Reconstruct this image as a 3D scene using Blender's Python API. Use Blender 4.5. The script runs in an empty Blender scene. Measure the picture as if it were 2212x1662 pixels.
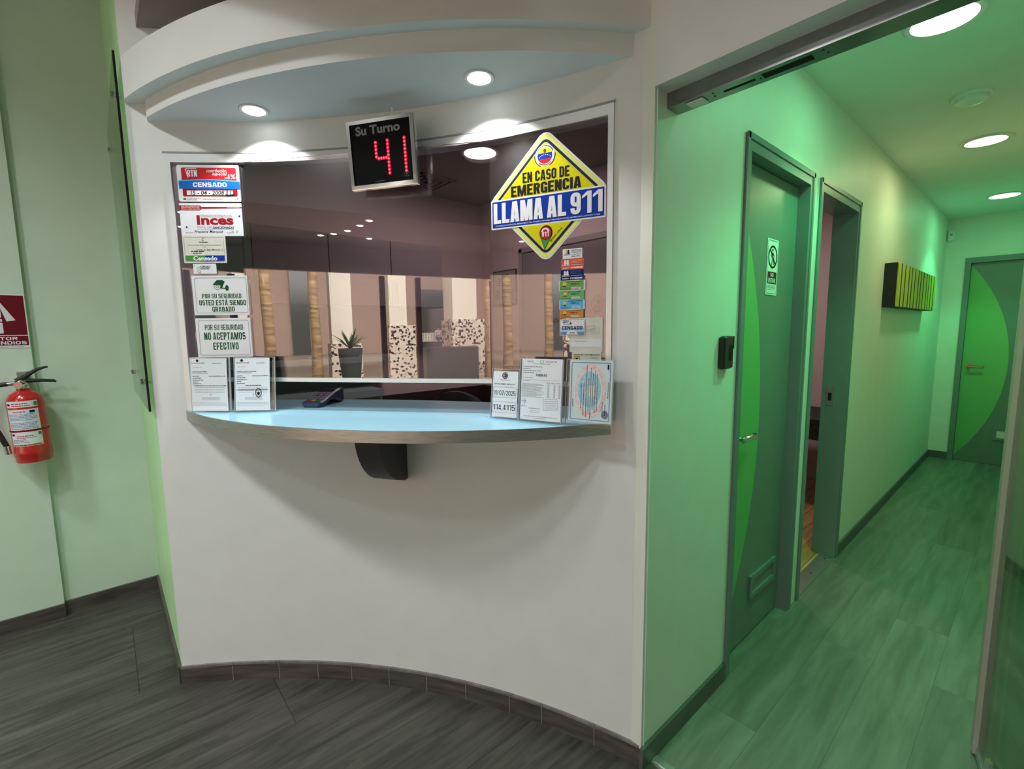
import bpy, bmesh, math, random
from mathutils import Matrix, Vector
R = math.radians
PI = math.pi
random.seed(7)
sc = bpy.context.scene
COL = sc.collection

# ---------------------------------------------------------------- camera, world, exposure
cam_d = bpy.data.cameras.new('camera')
cam = bpy.data.objects.new('camera', cam_d)
COL.objects.link(cam)
cam_d.sensor_fit = 'HORIZONTAL'
cam_d.sensor_width = 36.0
cam_d.lens = 1009.97 / 2212 * 36.0
cam_d.clip_start = 0.02
_y, _p, _r = R(48.782), R(6.638), R(0.7036)
_f = Vector((-math.sin(_y) * math.cos(_p), math.cos(_y) * math.cos(_p), -math.sin(_p)))
_rt = Vector((math.cos(_y), math.sin(_y), 0))
_d = _f.cross(_rt)
_r2 = math.cos(_r) * _rt + math.sin(_r) * _d
_d2 = -math.sin(_r) * _rt + math.cos(_r) * _d
cm = Matrix((_r2, -_d2, -_f)).transposed().to_4x4()
cm.translation = (0, 0, 1.5)
cam.matrix_world = cm
sc.camera = cam

sc.view_settings.view_transform = 'Standard'
sc.view_settings.look = 'None'
sc.view_settings.gamma = 1.0
sc.view_settings.use_curve_mapping = False
sc.view_settings.exposure = 0.0
sc.cycles.use_denoising = True
sc.cycles.max_bounces = 8
sc.cycles.transparent_max_bounces = 16
sc.cycles.sample_clamp_indirect = 4.0
w = bpy.data.worlds.new('world')
sc.world = w
w.use_nodes = True
w.node_tree.nodes['Background'].inputs[0].default_value = (0.9, 0.93, 1.0, 1)
w.node_tree.nodes['Background'].inputs[1].default_value = 0.2

def area(name, loc, size, power, color, rot=(0, 0, 0), shape='DISK', spread=PI, size_y=None):
    l = bpy.data.lights.new(name, 'AREA')
    l.shape = shape
    l.size = size
    if size_y: l.size_y = size_y
    l.energy = power
    l.color = color
    l.spread = spread
    o = bpy.data.objects.new(name, l)
    o.location = loc
    o.rotation_euler = rot
    COL.objects.link(o)
    return o

def spot(name, loc, power, color, ang, blend, rad=0.03, rot=(0, 0, 0)):
    l = bpy.data.lights.new(name, 'SPOT')
    l.energy = power
    l.color = color
    l.spot_size = R(ang)
    l.spot_blend = blend
    l.shadow_soft_size = rad
    o = bpy.data.objects.new(name, l)
    o.location = loc
    o.rotation_euler = rot
    COL.objects.link(o)
    return o

LOBBY_LAMPS = [(-1.25, -1.10), (-0.55, -0.95), (-2.1, -1.45), (-1.3, -2.2), (0.5, -1.9), (1.9, -1.9)]
LOBBY_W = [18.5, 9, 18, 13, 1.5, 0.8]
LOBBY_Z = 3.6
for (lx, ly), lw in zip(LOBBY_LAMPS, LOBBY_W):
    area('lobby_lamp_light', (lx, ly, LOBBY_Z - 0.035), 0.30, lw, (0.90, 0.99, 1.0), spread=R(128))
for (lx, ly) in ((-1.105, -3.319), (-0.977, -2.694), (-0.781, -3.692)):
    area('lobby_spot_light', (lx, ly, 2.68), 0.06, 9, (0.92, 1.0, 1.0), spread=R(150))
GREEN = (0.12, 1.0, 0.36)
CORR_LAMPS = [(-0.345, 2.453), (-0.345, 4.22), (-0.345, 6.10)]
CORR_Z = 2.63
spot('corridor_lamp_light', (-0.345, 2.453, CORR_Z - 0.03), 58, (0.12, 1.0, 0.36), 114, 0.5, 0.06)
area('corridor_lamp_light', (-0.345, 2.453, CORR_Z - 0.03), 0.18, 3.2, GREEN)
spot('corridor_lamp_light', (-0.10, 1.72, CORR_Z - 0.03), 32, (0.15, 1.0, 0.42), 104, 0.7, 0.06)  # added unseen green spot, brightens the wall near the corridor entrance
area('corridor_lamp_light', (-0.345, 4.22, CORR_Z - 0.03), 0.18, 5, (0.95, 1.0, 0.5))
spot('corridor_lamp_light', (-0.345, 6.10, CORR_Z - 0.03), 45, (0.12, 1.0, 0.36), 108, 0.4, 0.06)
area('corridor_lamp_light', (-0.345, 6.10, CORR_Z - 0.03), 0.18, 4, GREEN)
CAN_LAMPS = [(-1.962, 0.491), (-1.264, 0.984)]
for (lx, ly) in CAN_LAMPS:
    spot('canopy_lamp_light', (lx, ly, 2.292), 31, (1.0, 0.98, 0.97), 122, 0.42, 0.02)
area('booth_lamp_light', (-2.48, 1.925, CORR_Z - 0.03), 0.2, 9, (1.0, 0.86, 0.84))
area('room_lamp_light', (-1.9, 3.9, CORR_Z - 0.03), 0.2, 12, (1.0, 0.85, 0.8))
area('mall_fill_light', (2.5, -6.6, 6.6), 13, 3500, (1.0, 0.97, 0.93), rot=(R(-52), 0, 0), shape='RECTANGLE', size_y=1.5, spread=R(150))  # added fill without a fixture, faces away from the lobby to brighten the pillars
area('mall_fill_light', (5.0, -21.0, 6.6), 20, 2300, (1.0, 0.97, 0.94), rot=(R(-55), 0, 0), shape='RECTANGLE', size_y=1.5, spread=R(150))  # second added fill, behind the pillars, to brighten the far mall wall

# ---------------------------------------------------------------- materials
MATS = {}
def mat(name, col, rough=0.5, metal=0.0, noise=0.0, nscale=40.0, bump=0.0, emit=None, estr=0.0, spec=0.5, stretch=(1, 1, 1), coat=0.0, alpha=1.0):
    if name in MATS: return MATS[name]
    m = bpy.data.materials.new(name)
    m.use_nodes = True
    nt = m.node_tree
    b = nt.nodes['Principled BSDF']
    c4 = (col[0], col[1], col[2], 1)
    b.inputs['Base Color'].default_value = c4
    b.inputs['Roughness'].default_value = rough
    b.inputs['Metallic'].default_value = metal
    b.inputs['Specular IOR Level'].default_value = spec
    if coat:
        b.inputs['Coat Weight'].default_value = coat
        b.inputs['Coat Roughness'].default_value = 0.08
    if emit:
        b.inputs['Emission Color'].default_value = (emit[0], emit[1], emit[2], 1)
        b.inputs['Emission Strength'].default_value = estr
    if noise or bump:
        tc = nt.nodes.new('ShaderNodeTexCoord')
        mp = nt.nodes.new('ShaderNodeMapping')
        mp.inputs['Scale'].default_value = stretch
        nz = nt.nodes.new('ShaderNodeTexNoise')
        nz.inputs['Scale'].default_value = nscale
        nz.inputs['Detail'].default_value = 4
        nt.links.new(tc.outputs['Object'], mp.inputs[0])
        nt.links.new(mp.outputs[0], nz.inputs['Vector'])
        if noise:
            rp = nt.nodes.new('ShaderNodeValToRGB')
            rp.color_ramp.elements[0].position = 0.3
            rp.color_ramp.elements[1].position = 0.7
            rp.color_ramp.elements[0].color = tuple(max(0, v * (1 - noise)) for v in col) + (1,)
            rp.color_ramp.elements[1].color = tuple(min(1, v * (1 + noise)) for v in col) + (1,)
            nt.links.new(nz.outputs['Fac'], rp.inputs[0])
            nt.links.new(rp.outputs[0], b.inputs['Base Color'])
        if bump:
            bp = nt.nodes.new('ShaderNodeBump')
            bp.inputs['Strength'].default_value = bump
            bp.inputs['Distance'].default_value = 0.002
            nt.links.new(nz.outputs['Fac'], bp.inputs['Height'])
            nt.links.new(bp.outputs[0], b.inputs['Normal'])
    MATS[name] = m
    return m

def sr(r, g, b):
    f = lambda v: (v / 255 / 12.92) if v / 255 <= 0.04045 else ((v / 255 + 0.055) / 1.055) ** 2.4
    return (f(r), f(g), f(b))

def plank_mat(name, c0, c1, seam, pw, pl, rough, grain=(60, 2.2, 1), gw=0.6, dist=0.5):
    m = bpy.data.materials.new(name)
    m.use_nodes = True
    nt = m.node_tree
    N = nt.nodes.new
    L = nt.links.new
    b = nt.nodes['Principled BSDF']
    b.inputs['Roughness'].default_value = rough
    tc = N('ShaderNodeTexCoord')
    mp = N('ShaderNodeMapping')
    mp.inputs['Rotation'].default_value = (0, 0, R(90))
    L(tc.outputs['Object'], mp.inputs[0])
    br = N('ShaderNodeTexBrick')
    br.inputs['Scale'].default_value = 1.0
    br.inputs['Brick Width'].default_value = pl
    br.inputs['Row Height'].default_value = pw
    br.inputs['Mortar Size'].default_value = seam
    br.inputs['Mortar Smooth'].default_value = 0.2
    br.offset = 0.37
    br.inputs['Color1'].default_value = (0.0, 0, 0, 1)
    br.inputs['Color2'].default_value = (1, 1, 1, 1)
    br.inputs['Mortar'].default_value = (0.5, 0.5, 0.5, 1)
    L(mp.outputs[0], br.inputs['Vector'])
    mg = N('ShaderNodeMapping')
    mg.inputs['Scale'].default_value = grain
    L(tc.outputs['Object'], mg.inputs[0])
    # shift the grain per plank
    sh = N('ShaderNodeVectorMath'); sh.operation = 'MULTIPLY_ADD'
    L(br.outputs['Color'], sh.inputs[0])
    sh.inputs[1].default_value = (7.3, 3.1, 0)
    L(mg.outputs[0], sh.inputs[2])
    nz = N('ShaderNodeTexNoise')
    nz.inputs['Scale'].default_value = 1.0
    nz.inputs['Detail'].default_value = 7
    nz.inputs['Roughness'].default_value = 0.62
    nz.inputs['Distortion'].default_value = dist
    L(sh.outputs[0], nz.inputs['Vector'])
    rp = N('ShaderNodeValToRGB')
    rp.color_ramp.elements[0].position = 0.33
    rp.color_ramp.elements[1].position = 0.68
    rp.color_ramp.elements[0].color = c0 + (1,)
    rp.color_ramp.elements[1].color = c1 + (1,)
    L(nz.outputs['Fac'], rp.inputs[0])
    # plank-to-plank tone
    hs = N('ShaderNodeMix'); hs.data_type = 'RGBA'; hs.blend_type = 'MULTIPLY'
    hs.inputs['Factor'].default_value = gw
    L(rp.outputs[0], hs.inputs['A'])
    r2 = N('ShaderNodeValToRGB')
    r2.color_ramp.elements[0].color = (0.62, 0.62, 0.62, 1)
    r2.color_ramp.elements[1].color = (1.0, 1.0, 1.0, 1)
    L(br.outputs['Color'], r2.inputs[0])
    L(r2.outputs[0], hs.inputs['B'])
    mx = N('ShaderNodeMix'); mx.data_type = 'RGBA'
    L(br.outputs['Fac'], mx.inputs['Factor'])
    L(hs.outputs['Result'], mx.inputs['A'])
    mx.inputs['B'].default_value = (c0[0] * 0.35, c0[1] * 0.35, c0[2] * 0.35, 1)
    L(mx.outputs['Result'], b.inputs['Base Color'])
    bp = N('ShaderNodeBump')
    bp.inputs['Strength'].default_value = 0.15
    bp.inputs['Distance'].default_value = 0.002
    L(nz.outputs['Fac'], bp.inputs['Height'])
    L(bp.outputs[0], b.inputs['Normal'])
    return m

def glass_mat(name, tint, base, fres=1.0, rough=0.0, gcol=(1, 1, 1)):
    m = bpy.data.materials.new(name)
    m.use_nodes = True
    nt = m.node_tree
    nt.nodes.remove(nt.nodes['Principled BSDF'])
    out = nt.nodes['Material Output']
    tr = nt.nodes.new('ShaderNodeBsdfTransparent')
    tr.inputs[0].default_value = tint + (1,)
    gl = nt.nodes.new('ShaderNodeBsdfGlossy')
    gl.inputs['Color'].default_value = gcol + (1,)
    gl.inputs['Roughness'].default_value = rough
    fr = nt.nodes.new('ShaderNodeFresnel')
    fr.inputs[0].default_value = 1.5
    ad = nt.nodes.new('ShaderNodeMath'); ad.operation = 'MULTIPLY_ADD'
    nt.links.new(fr.outputs[0], ad.inputs[0])
    ad.inputs[1].default_value = fres
    ad.inputs[2].default_value = base
    ad.use_clamp = True
    mx = nt.nodes.new('ShaderNodeMixShader')
    nt.links.new(ad.outputs[0], mx.inputs[0])
    nt.links.new(tr.outputs[0], mx.inputs[1])
    nt.links.new(gl.outputs[0], mx.inputs[2])
    nt.links.new(mx.outputs[0], out.inputs[0])
    return m

M_wall = mat('white_wall_paint', (0.74, 0.745, 0.735), 0.55, noise=0.02, nscale=9, bump=0.05)
M_corr = mat('corridor_wall_paint', (0.74, 0.76, 0.68), 0.5, noise=0.02, nscale=9, bump=0.05)
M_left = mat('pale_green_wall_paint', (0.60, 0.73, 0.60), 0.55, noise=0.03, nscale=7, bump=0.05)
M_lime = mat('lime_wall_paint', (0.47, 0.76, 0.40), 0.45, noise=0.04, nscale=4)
M_ceil = mat('ceiling_paint', (0.76, 0.78, 0.76), 0.6, noise=0.02, nscale=6)
M_floor = plank_mat('wood_tile_floor', (0.030, 0.027, 0.022), (0.098, 0.090, 0.074), 0.0016, 0.6, 1.2, 0.40, (30, 2.4, 1), 0.2, 0.9)
M_cfloor = plank_mat('vinyl_plank_floor', (0.12, 0.14, 0.11), (0.22, 0.24, 0.20), 0.0006, 0.2, 1.25, 0.40, (16, 1.8, 1), 0.6)
M_base = mat('wood_tile_baseboard', (0.075, 0.064, 0.058), 0.4, noise=0.45, nscale=6, stretch=(1, 1, 9), bump=0.1)
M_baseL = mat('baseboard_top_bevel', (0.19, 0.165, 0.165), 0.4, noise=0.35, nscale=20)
M_grout = mat('grout', (0.32, 0.29, 0.26), 0.8)
M_cbase = mat('corridor_baseboard', (0.10, 0.105, 0.09), 0.45, noise=0.15, nscale=12)
M_alu = mat('brushed_aluminium', (0.62, 0.63, 0.63), 0.28, 0.9, noise=0.06, nscale=30, stretch=(1, 1, 14))
M_edge = mat('shelf_edge_metal', (0.40, 0.385, 0.36), 0.34, 0.85, noise=0.14, nscale=24, stretch=(1, 1, 10))
M_frame = mat('silver_window_frame', (0.72, 0.74, 0.75), 0.35, 0.35, noise=0.02, nscale=20)
M_chrome = mat('chrome', (0.75, 0.75, 0.74), 0.12, 1.0)
M_track = mat('dark_track_metal', (0.32, 0.32, 0.32), 0.25, 0.9, noise=0.05, nscale=40)
M_black = mat('black_plastic', (0.008, 0.008, 0.009), 0.3)
M_blackm = mat('matt_black', (0.012, 0.012, 0.012), 0.6)
M_slot = mat('slot_shadow_black', (0.003, 0.003, 0.003), 0.9)
M_shelf = mat('pale_blue_laminate', (0.43, 0.77, 0.95), 0.22, noise=0.02, nscale=5)
M_brk = mat('charcoal_bracket', (0.035, 0.034, 0.033), 0.45)
M_dgrey = mat('door_grey_laminate', (0.15, 0.20, 0.17), 0.35, noise=0.03, nscale=8)
M_dgreen = mat('door_green_laminate', (0.13, 0.42, 0.13), 0.25, noise=0.02, nscale=8)
M_dframe = mat('door_frame_metal', (0.16, 0.21, 0.205), 0.4, noise=0.03, nscale=14)
M_pink = mat('pinkish_wall_paint', (0.66, 0.50, 0.50), 0.6, noise=0.02, nscale=6)
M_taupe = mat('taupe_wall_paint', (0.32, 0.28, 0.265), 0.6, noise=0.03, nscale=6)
M_cab = mat('plum_grey_laminate', (0.25, 0.205, 0.22), 0.3, noise=0.03, nscale=12)
M_cabg = mat('sage_laminate', (0.20, 0.27, 0.235), 0.35, noise=0.03, nscale=12)
M_teal = mat('grey_teal_worktop', (0.34, 0.42, 0.43), 0.35, noise=0.03, nscale=12)
M_brown = mat('dark_brown_wood', (0.045, 0.026, 0.026), 0.4, noise=0.3, nscale=8, stretch=(1, 1, 8))
M_brass = mat('aged_brass', (0.42, 0.31, 0.18), 0.35, 0.9)
M_white = mat('white_plastic', (0.80, 0.80, 0.80), 0.35)
M_paper = mat('white_paper', (0.74, 0.76, 0.80), 0.6)
M_cream = mat('cream_paper', (0.66, 0.64, 0.58), 0.65, noise=0.05, nscale=30)
M_red = mat('extinguisher_red', (0.50, 0.016, 0.018), 0.22, coat=0.4)
M_maroon = mat('maroon_print', (0.16, 0.012, 0.022), 0.4)
M_ink = mat('black_ink', (0.012, 0.012, 0.014), 0.5)
M_grey = mat('grey_ink', (0.30, 0.30, 0.32), 0.5)
M_pred = mat('red_print', (0.52, 0.020, 0.028), 0.35)
M_dred = mat('dark_red_print', (0.36, 0.010, 0.020), 0.35)
M_pblue = mat('blue_print', (0.012, 0.14, 0.55), 0.35)
M_lblue = mat('light_blue_print', (0.06, 0.42, 0.78), 0.35)
M_navy = mat('navy_print', (0.008, 0.020, 0.11), 0.35)
M_royal = mat('royal_blue_print', (0.006, 0.040, 0.33), 0.35)
M_yel = mat('yellow_print', (0.64, 0.59, 0.010), 0.35)
M_pyel = mat('pale_yellow_print', (0.72, 0.74, 0.22), 0.35)
M_pw = mat('white_print', (0.76, 0.77, 0.80), 0.4)
M_dkgreen = mat('dark_green_print', (0.006, 0.075, 0.020), 0.4)
M_pgreen = mat('green_print', (0.030, 0.26, 0.035), 0.4)
M_grgreen = mat('grass_green_print', (0.13, 0.36, 0.07), 0.4)
M_mint = mat('mint_green_print', (0.12, 0.42, 0.14), 0.4)
M_orange = mat('orange_print', (0.62, 0.21, 0.03), 0.4)
M_vermil = mat('vermilion_print', (0.62, 0.075, 0.035), 0.4)
M_coral = mat('coral_print', (0.82, 0.55, 0.55), 0.4)
M_sky = mat('sky_blue_print', (0.40, 0.64, 0.78), 0.4)
M_steel = mat('steel_blue_print', (0.10, 0.22, 0.48), 0.4)
M_gold = mat('gold_print', (0.70, 0.50, 0.05), 0.4)
for _n in ('black_ink', 'grey_ink', 'navy_print', 'royal_blue_print', 'yellow_print', 'pale_yellow_print', 'dark_green_print', 'red_print', 'dark_red_print', 'blue_print', 'maroon_print'):
    MATS[_n].node_tree.nodes['Principled BSDF'].inputs['Specular IOR Level'].default_value = 0.12
M_screen = mat('black_display_panel', (0.003, 0.003, 0.004), 0.35, spec=0.12)
M_led = mat('red_led', (0.5, 0.01, 0.04), 0.4, emit=(1.0, 0.008, 0.055), estr=1.1)
M_ledc = mat('red_led_core', (0.8, 0.1, 0.2), 0.4, emit=(1.0, 0.22, 0.30), estr=1.6)
M_lensw = mat('lamp_lens_white', (0.9, 0.9, 0.9), 0.4, emit=(0.86, 1.0, 0.97), estr=9)
M_lensy = mat('lamp_lens_warm', (0.9, 0.9, 0.8), 0.4, emit=(1.0, 0.98, 0.72), estr=1.6)
M_lensp = mat('lamp_lens_pink', (0.9, 0.9, 0.9), 0.4, emit=(1.0, 0.9, 0.93), estr=9)
M_lensl = mat('lamp_lens_lobby', (0.9, 0.9, 0.9), 0.4, emit=(1.0, 0.96, 0.88), estr=25)
M_ring = mat('lamp_ring', (0.65, 0.66, 0.64), 0.35, 0.2)
M_bamboo = mat('bamboo_slats', (0.52, 0.52, 0.05), 0.5, noise=0.18, nscale=8, stretch=(1, 14, 1.5))
M_pad = mat('navy_plastic', (0.030, 0.042, 0.075), 0.35)
M_key = mat('grey_key', (0.36, 0.33, 0.42), 0.4)
M_kred = mat('red_key', (0.55, 0.06, 0.09), 0.4)
M_kyel = mat('yellow_key', (0.78, 0.42, 0.06), 0.4)
M_kgrn = mat('green_key', (0.04, 0.30, 0.07), 0.4)
M_rubber = mat('black_rubber', (0.012, 0.013, 0.012), 0.5)
M_woodfl = plank_mat('light_wood_floor', (0.36, 0.20, 0.06), (0.62, 0.40, 0.14), 0.002, 0.09, 0.9, 0.35, (30, 2, 1), 0.3)
M_stile = mat('glass_door_stile', (0.46, 0.40, 0.36), 0.4, 0.2)
M_glass = glass_mat('booth_glass', (0.88, 0.84, 0.86), 0.075, 1.0)
M_clear = glass_mat('clear_acrylic', (0.95, 0.97, 0.97), 0.01, 0.8)
M_acedge = mat('acrylic_edge', (0.50, 0.56, 0.56), 0.15)
M_dglass = glass_mat('door_glass', (0.80, 0.92, 0.84), 0.01, 0.8)
M_plate = glass_mat('sign_plate_glass', (0.78, 0.82, 0.76), 0.0, 0.5)
M_peach = mat('peach_mall_wall', (0.70, 0.52, 0.42), 0.7, noise=0.05, nscale=3)
M_cream2 = mat('cream_pillar_paint', (0.85, 0.80, 0.66), 0.6)
M_mfloor = mat('mall_floor_stone', (0.62, 0.52, 0.42), 0.35, noise=0.06, nscale=2)
M_mdark = mat('dark_green_stone', (0.045, 0.06, 0.055), 0.5)
M_brz = mat('bronze_mullion', (0.06, 0.045, 0.045), 0.4, 0.3)
M_leaf = mat('palm_leaf_green', (0.03, 0.085, 0.03), 0.5)
M_bark = mat('palm_bark', (0.36, 0.24, 0.12), 0.8, noise=0.5, nscale=3, stretch=(1, 1, 5))
M_shirt = mat('pale_pink_shirt', (0.55, 0.42, 0.42), 0.8)
M_jeans = mat('blue_jeans', (0.05, 0.10, 0.24), 0.8)
M_skin = mat('skin', (0.42, 0.24, 0.16), 0.55)
M_hair = mat('dark_hair', (0.02, 0.014, 0.012), 0.6)

def mosaic_mat():
    m = bpy.data.materials.new('broken_tile_mosaic')
    m.use_nodes = True
    nt = m.node_tree
    b = nt.nodes['Principled BSDF']
    tc = nt.nodes.new('ShaderNodeTexCoord')
    v = nt.nodes.new('ShaderNodeTexVoronoi')
    v.inputs['Scale'].default_value = 15
    nt.links.new(tc.outputs['Object'], v.inputs['Vector'])
    rp = nt.nodes.new('ShaderNodeValToRGB')
    e = rp.color_ramp.elements
    e[0].color = (0.02, 0.015, 0.02, 1)
    e[1].color = (0.75, 0.66, 0.52, 1)
    e[0].position = 0.30
    e[1].position = 0.36
    nt.links.new(v.outputs['Color'], rp.inputs[0])
    nt.links.new(rp.outputs[0], b.inputs['Base Color'])
    return m
M_mosaic = mosaic_mat()

# ---------------------------------------------------------------- mesh builder
TXT = {}
def text_mesh(body, bold, res, shear):
    k = (body, bold, res, shear)
    if k in TXT: return TXT[k]
    cu = bpy.data.curves.new('lettering', 'FONT')
    cu.body = body
    cu.offset = bold
    cu.resolution_u = res
    cu.shear = shear
    o = bpy.data.objects.new('lettering', cu)
    COL.objects.link(o)
    dg = bpy.context.evaluated_depsgraph_get()
    dg.update()
    me = bpy.data.meshes.new_from_object(o.evaluated_get(dg))
    V = [(v.co.x, v.co.y) for v in me.vertices]
    F = [tuple(p.vertices) for p in me.polygons]
    bpy.data.objects.remove(o)
    bpy.data.curves.remove(cu)
    bpy.data.meshes.remove(me)
    TXT[k] = (V, F)
    return V, F

class RQ(list): pass
RING = [0]
def glyph(c, w, t):
    u = t * 0.86
    R_ = lambda a, b_, c_, d_: [(a, b_), (c_, b_), (c_, d_), (a, d_)]
    def ringp(xa, ya, xb, yb, keep=None, sq=''):
        r = min((xb - xa) * 0.46, (yb - ya) * 0.46, 0.30)
        def pts(a, b_, c_, d_, rx, ry):
            o = []
            for cx, cy, an in ((c_ - rx, d_ - ry, 0), (a + rx, d_ - ry, 90), (a + rx, b_ + ry, 180), (c_ - rx, b_ + ry, 270)):
                for k in range(7):
                    q = math.radians(an + 15 * k); o.append((cx + rx * math.cos(q), cy + ry * math.sin(q)))
            return o
        def dens(L):
            o = []
            for i in range(len(L)):
                a, b_ = L[i], L[(i + 1) % len(L)]
                n = 6 if i % 7 == 6 else 1
                for k in range(n): o.append((a[0] + (b_[0] - a[0]) * k / n, a[1] + (b_[1] - a[1]) * k / n))
            return o
        O = dens(pts(xa, ya, xb, yb, r, r)); I = dens(pts(xa + t, ya + u, xb - t, yb - u, max(r - t, 0.01), max(r - u, 0.02)))
        out = []
        RING[0] += 1
        for i in range(len(O)):
            j = (i + 1) % len(O)
            mx = (O[i][0] + O[j][0] + I[i][0] + I[j][0]) / 4; my = (O[i][1] + O[j][1] + I[i][1] + I[j][1]) / 4
            if keep is None or keep((mx - xa) / (xb - xa), (my - ya) / (yb - ya)): out.append(RQ([O[i], O[j], I[j], I[i]]))
        for q in out: q.g = RING[0]
        if sq:
            if 'l' in sq: out += [R_(xa, ya, xa + r, ya + u), R_(xa, yb - u, xa + r, yb), R_(xa, ya, xa + t, yb)]
        return out
    st = lambda x: R_(x, 0, x + t, 1)
    top, bot = R_(0, 1 - u, w, 1), R_(0, 0, w, u)
    if c == 'A': return [[(0, 0), (t, 0), (w / 2 + t * 0.12, 1), (w / 2 - t * 0.62, 1)], [(w, 0), (w - t, 0), (w / 2 - t * 0.12, 1), (w / 2 + t * 0.62, 1)], R_(w * 0.24, 0.17, w * 0.76, 0.17 + u * 0.8)]
    if c == 'B': return ringp(0, 0, w, 0.5 + u / 2, None, 'l') + ringp(0, 0.5 - u / 2, w * 0.97, 1, None, 'l')
    if c == 'C': return ringp(0, 0, w, 1, lambda x, y: not (x > 0.6 and 0.36 < y < 0.64))
    if c == 'D': return ringp(0, 0, w, 1, None, 'l')
    if c in 'EF':
        o = [st(0), R_(0, 1 - u, w * 0.92, 1), R_(0, 0.5 - u / 2, w * 0.82, 0.5 + u / 2)]
        return o + ([R_(0, 0, w * 0.92, u)] if c == 'E' else [])
    if c == 'G': return ringp(0, 0, w, 1, lambda x, y: not (x > 0.6 and 0.46 < y < 0.64)) + [R_(w * 0.52, 0.52 - u * 0.9, w, 0.52), R_(w - t * 0.8, 0, w, 0.5)]
    if c == 'H': return [st(0), st(w - t), R_(0, 0.5 - u / 2, w, 0.5 + u / 2)]
    if c == 'I': return [R_(0, 0, t, 1)]
    if c == 'L': return [st(0), R_(0, 0, w * 0.9, u)]
    if c == 'M': return [R_(0, 0, t * 0.92, 1), R_(w - t * 0.92, 0, w, 1), [(t * 0.25, 1), (t * 1.2, 1), (w / 2 + t * 0.42, 0), (w / 2 - t * 0.42, 0)], [(w - t * 0.25, 1), (w - t * 1.2, 1), (w / 2 - t * 0.42, 0), (w / 2 + t * 0.42, 0)]]
    if c == 'N': return [R_(0, 0, t * 0.95, 1), R_(w - t * 0.95, 0, w, 1), [(0, 1), (t * 1.05, 1), (w, 0), (w - t * 1.05, 0)]]
    if c in 'O0': return ringp(0, 0, w, 1)
    if c == 'P': return ringp(0, 0.42, w, 1, None, 'l') + [st(0)]
    if c == 'R': return ringp(0, 0.42, w, 1, None, 'l') + [st(0), [(w * 0.40, 0.5), (w * 0.40 + t, 0.5), (w, 0), (w - t, 0)]]
    if c == 'S': return ringp(0, 0.5 - u / 2, w, 1, lambda x, y: not (x > 0.5 and y < 0.62 and y > 0.28) or (x < 0.5)) + ringp(0, 0, w, 0.5 + u / 2, lambda x, y: not (x < 0.5 and 0.38 < y < 0.72))
    if c == 'T': return [top, R_(w / 2 - t / 2, 0, w / 2 + t / 2, 1)]
    if c == 'U': return ringp(0, 0, w, 1, lambda x, y: y < 0.5) + [R_(0, 0.45, t, 1), R_(w - t, 0.45, w, 1)]
    if c == 'V': return [[(0, 1), (t, 1), (w / 2 + t * 0.5, 0), (w / 2 - t * 0.5, 0)], [(w, 1), (w - t, 1), (w / 2 - t * 0.5, 0), (w / 2 + t * 0.5, 0)]]
    if c == 'X': return [[(0, 1), (t * 1.1, 1), (w, 0), (w - t * 1.1, 0)], [(w, 1), (w - t * 1.1, 1), (0, 0), (t * 1.1, 0)]]
    if c == '1': return [R_(w * 0.5, 0, w * 0.5 + t, 1), [(w * 0.5, 1), (w * 0.5, 1 - u), (0.0, 0.76 - u * 0.45), (0.0, 0.80)]]
    if c == '2': return ringp(0, 0.38, w, 1, lambda x, y: y > 0.52 or x > 0.55) + [bot, [(0, u), (0, u * 0.5), (t, u * 0.5), (w, 0.52), (w - t * 0.4, 0.58)]]
    if c == '4': return [R_(w * 0.56, 0, w * 0.56 + t, 1), R_(0, 0.20, w, 0.20 + u), [(0, 0.20), (t * 0.9, 0.24 + u), (w * 0.56 + t, 1), (w * 0.56, 1)]]
    if c == '5': return [R_(0, 1 - u, w * 0.95, 1), R_(0, 0.46, t * 0.9, 1)] + ringp(0, 0, w, 0.64, lambda x, y: x > 0.4 or y < 0.35 or y > 0.78)
    if c == '7': return [top, [(w - t, 1), (w, 1 - u), (w * 0.2 + t, 0), (w * 0.2, 0)]]
    if c == '9': return ringp(0, 0.36, w, 1) + [R_(w - t, 0.3, w, 0.7)] + ringp(0, 0, w, 0.8, lambda x, y: (y < 0.42 and x > 0.5) or (y < 0.36))
    if c == '/': return [[(0, 0), (t * 0.8, 0), (w * 0.7, 1), (w * 0.7 - t * 0.8, 1)]]
    if c in ',.': return [R_(0, 0, t, u * 1.2)] + ([[(t * 0.4, 0), (t, 0), (t * 0.3, -0.2), (0, -0.2)]] if c == ',' else [])
    if c == '-': return [R_(0, 0.42, w * 0.6, 0.42 + u)]
    return []
def block_polys(body, t, w, gap):
    P = []; x = 0
    for c in body:
        if c == ' ': x += w * 0.52; continue
        a = {'Á': 'A', 'Ó': 'O'}.get(c, c)
        cw = {'I': t, 'M': w * 1.42, 'N': w * 1.02, '1': w * 0.5 + t, ',': t, '.': t, 'T': w * 0.92, 'A': w * 1.08, 'V': w * 1.05, 'L': w * 0.9, 'F': w * 0.9, 'E': w * 0.92, '/': w * 0.72, '-': w * 0.6}.get(a, w)
        ww = {'L': w, 'F': w, 'E': w, '1': w, '/': w, '-': w}.get(a, cw)
        for k, q in enumerate(glyph(a, ww, t)):
            P.append(([(p[0] + x, p[1]) for p in q], (q.g % 2) if isinstance(q, RQ) else 2 + k % 7))
        if c != a: P.append(([(x + cw * 0.42, 1.05), (x + cw * 0.60, 1.05), (x + cw * 0.78, 1.2), (x + cw * 0.55, 1.2)], 0))
        x += cw + gap
    return P, x - gap

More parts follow.
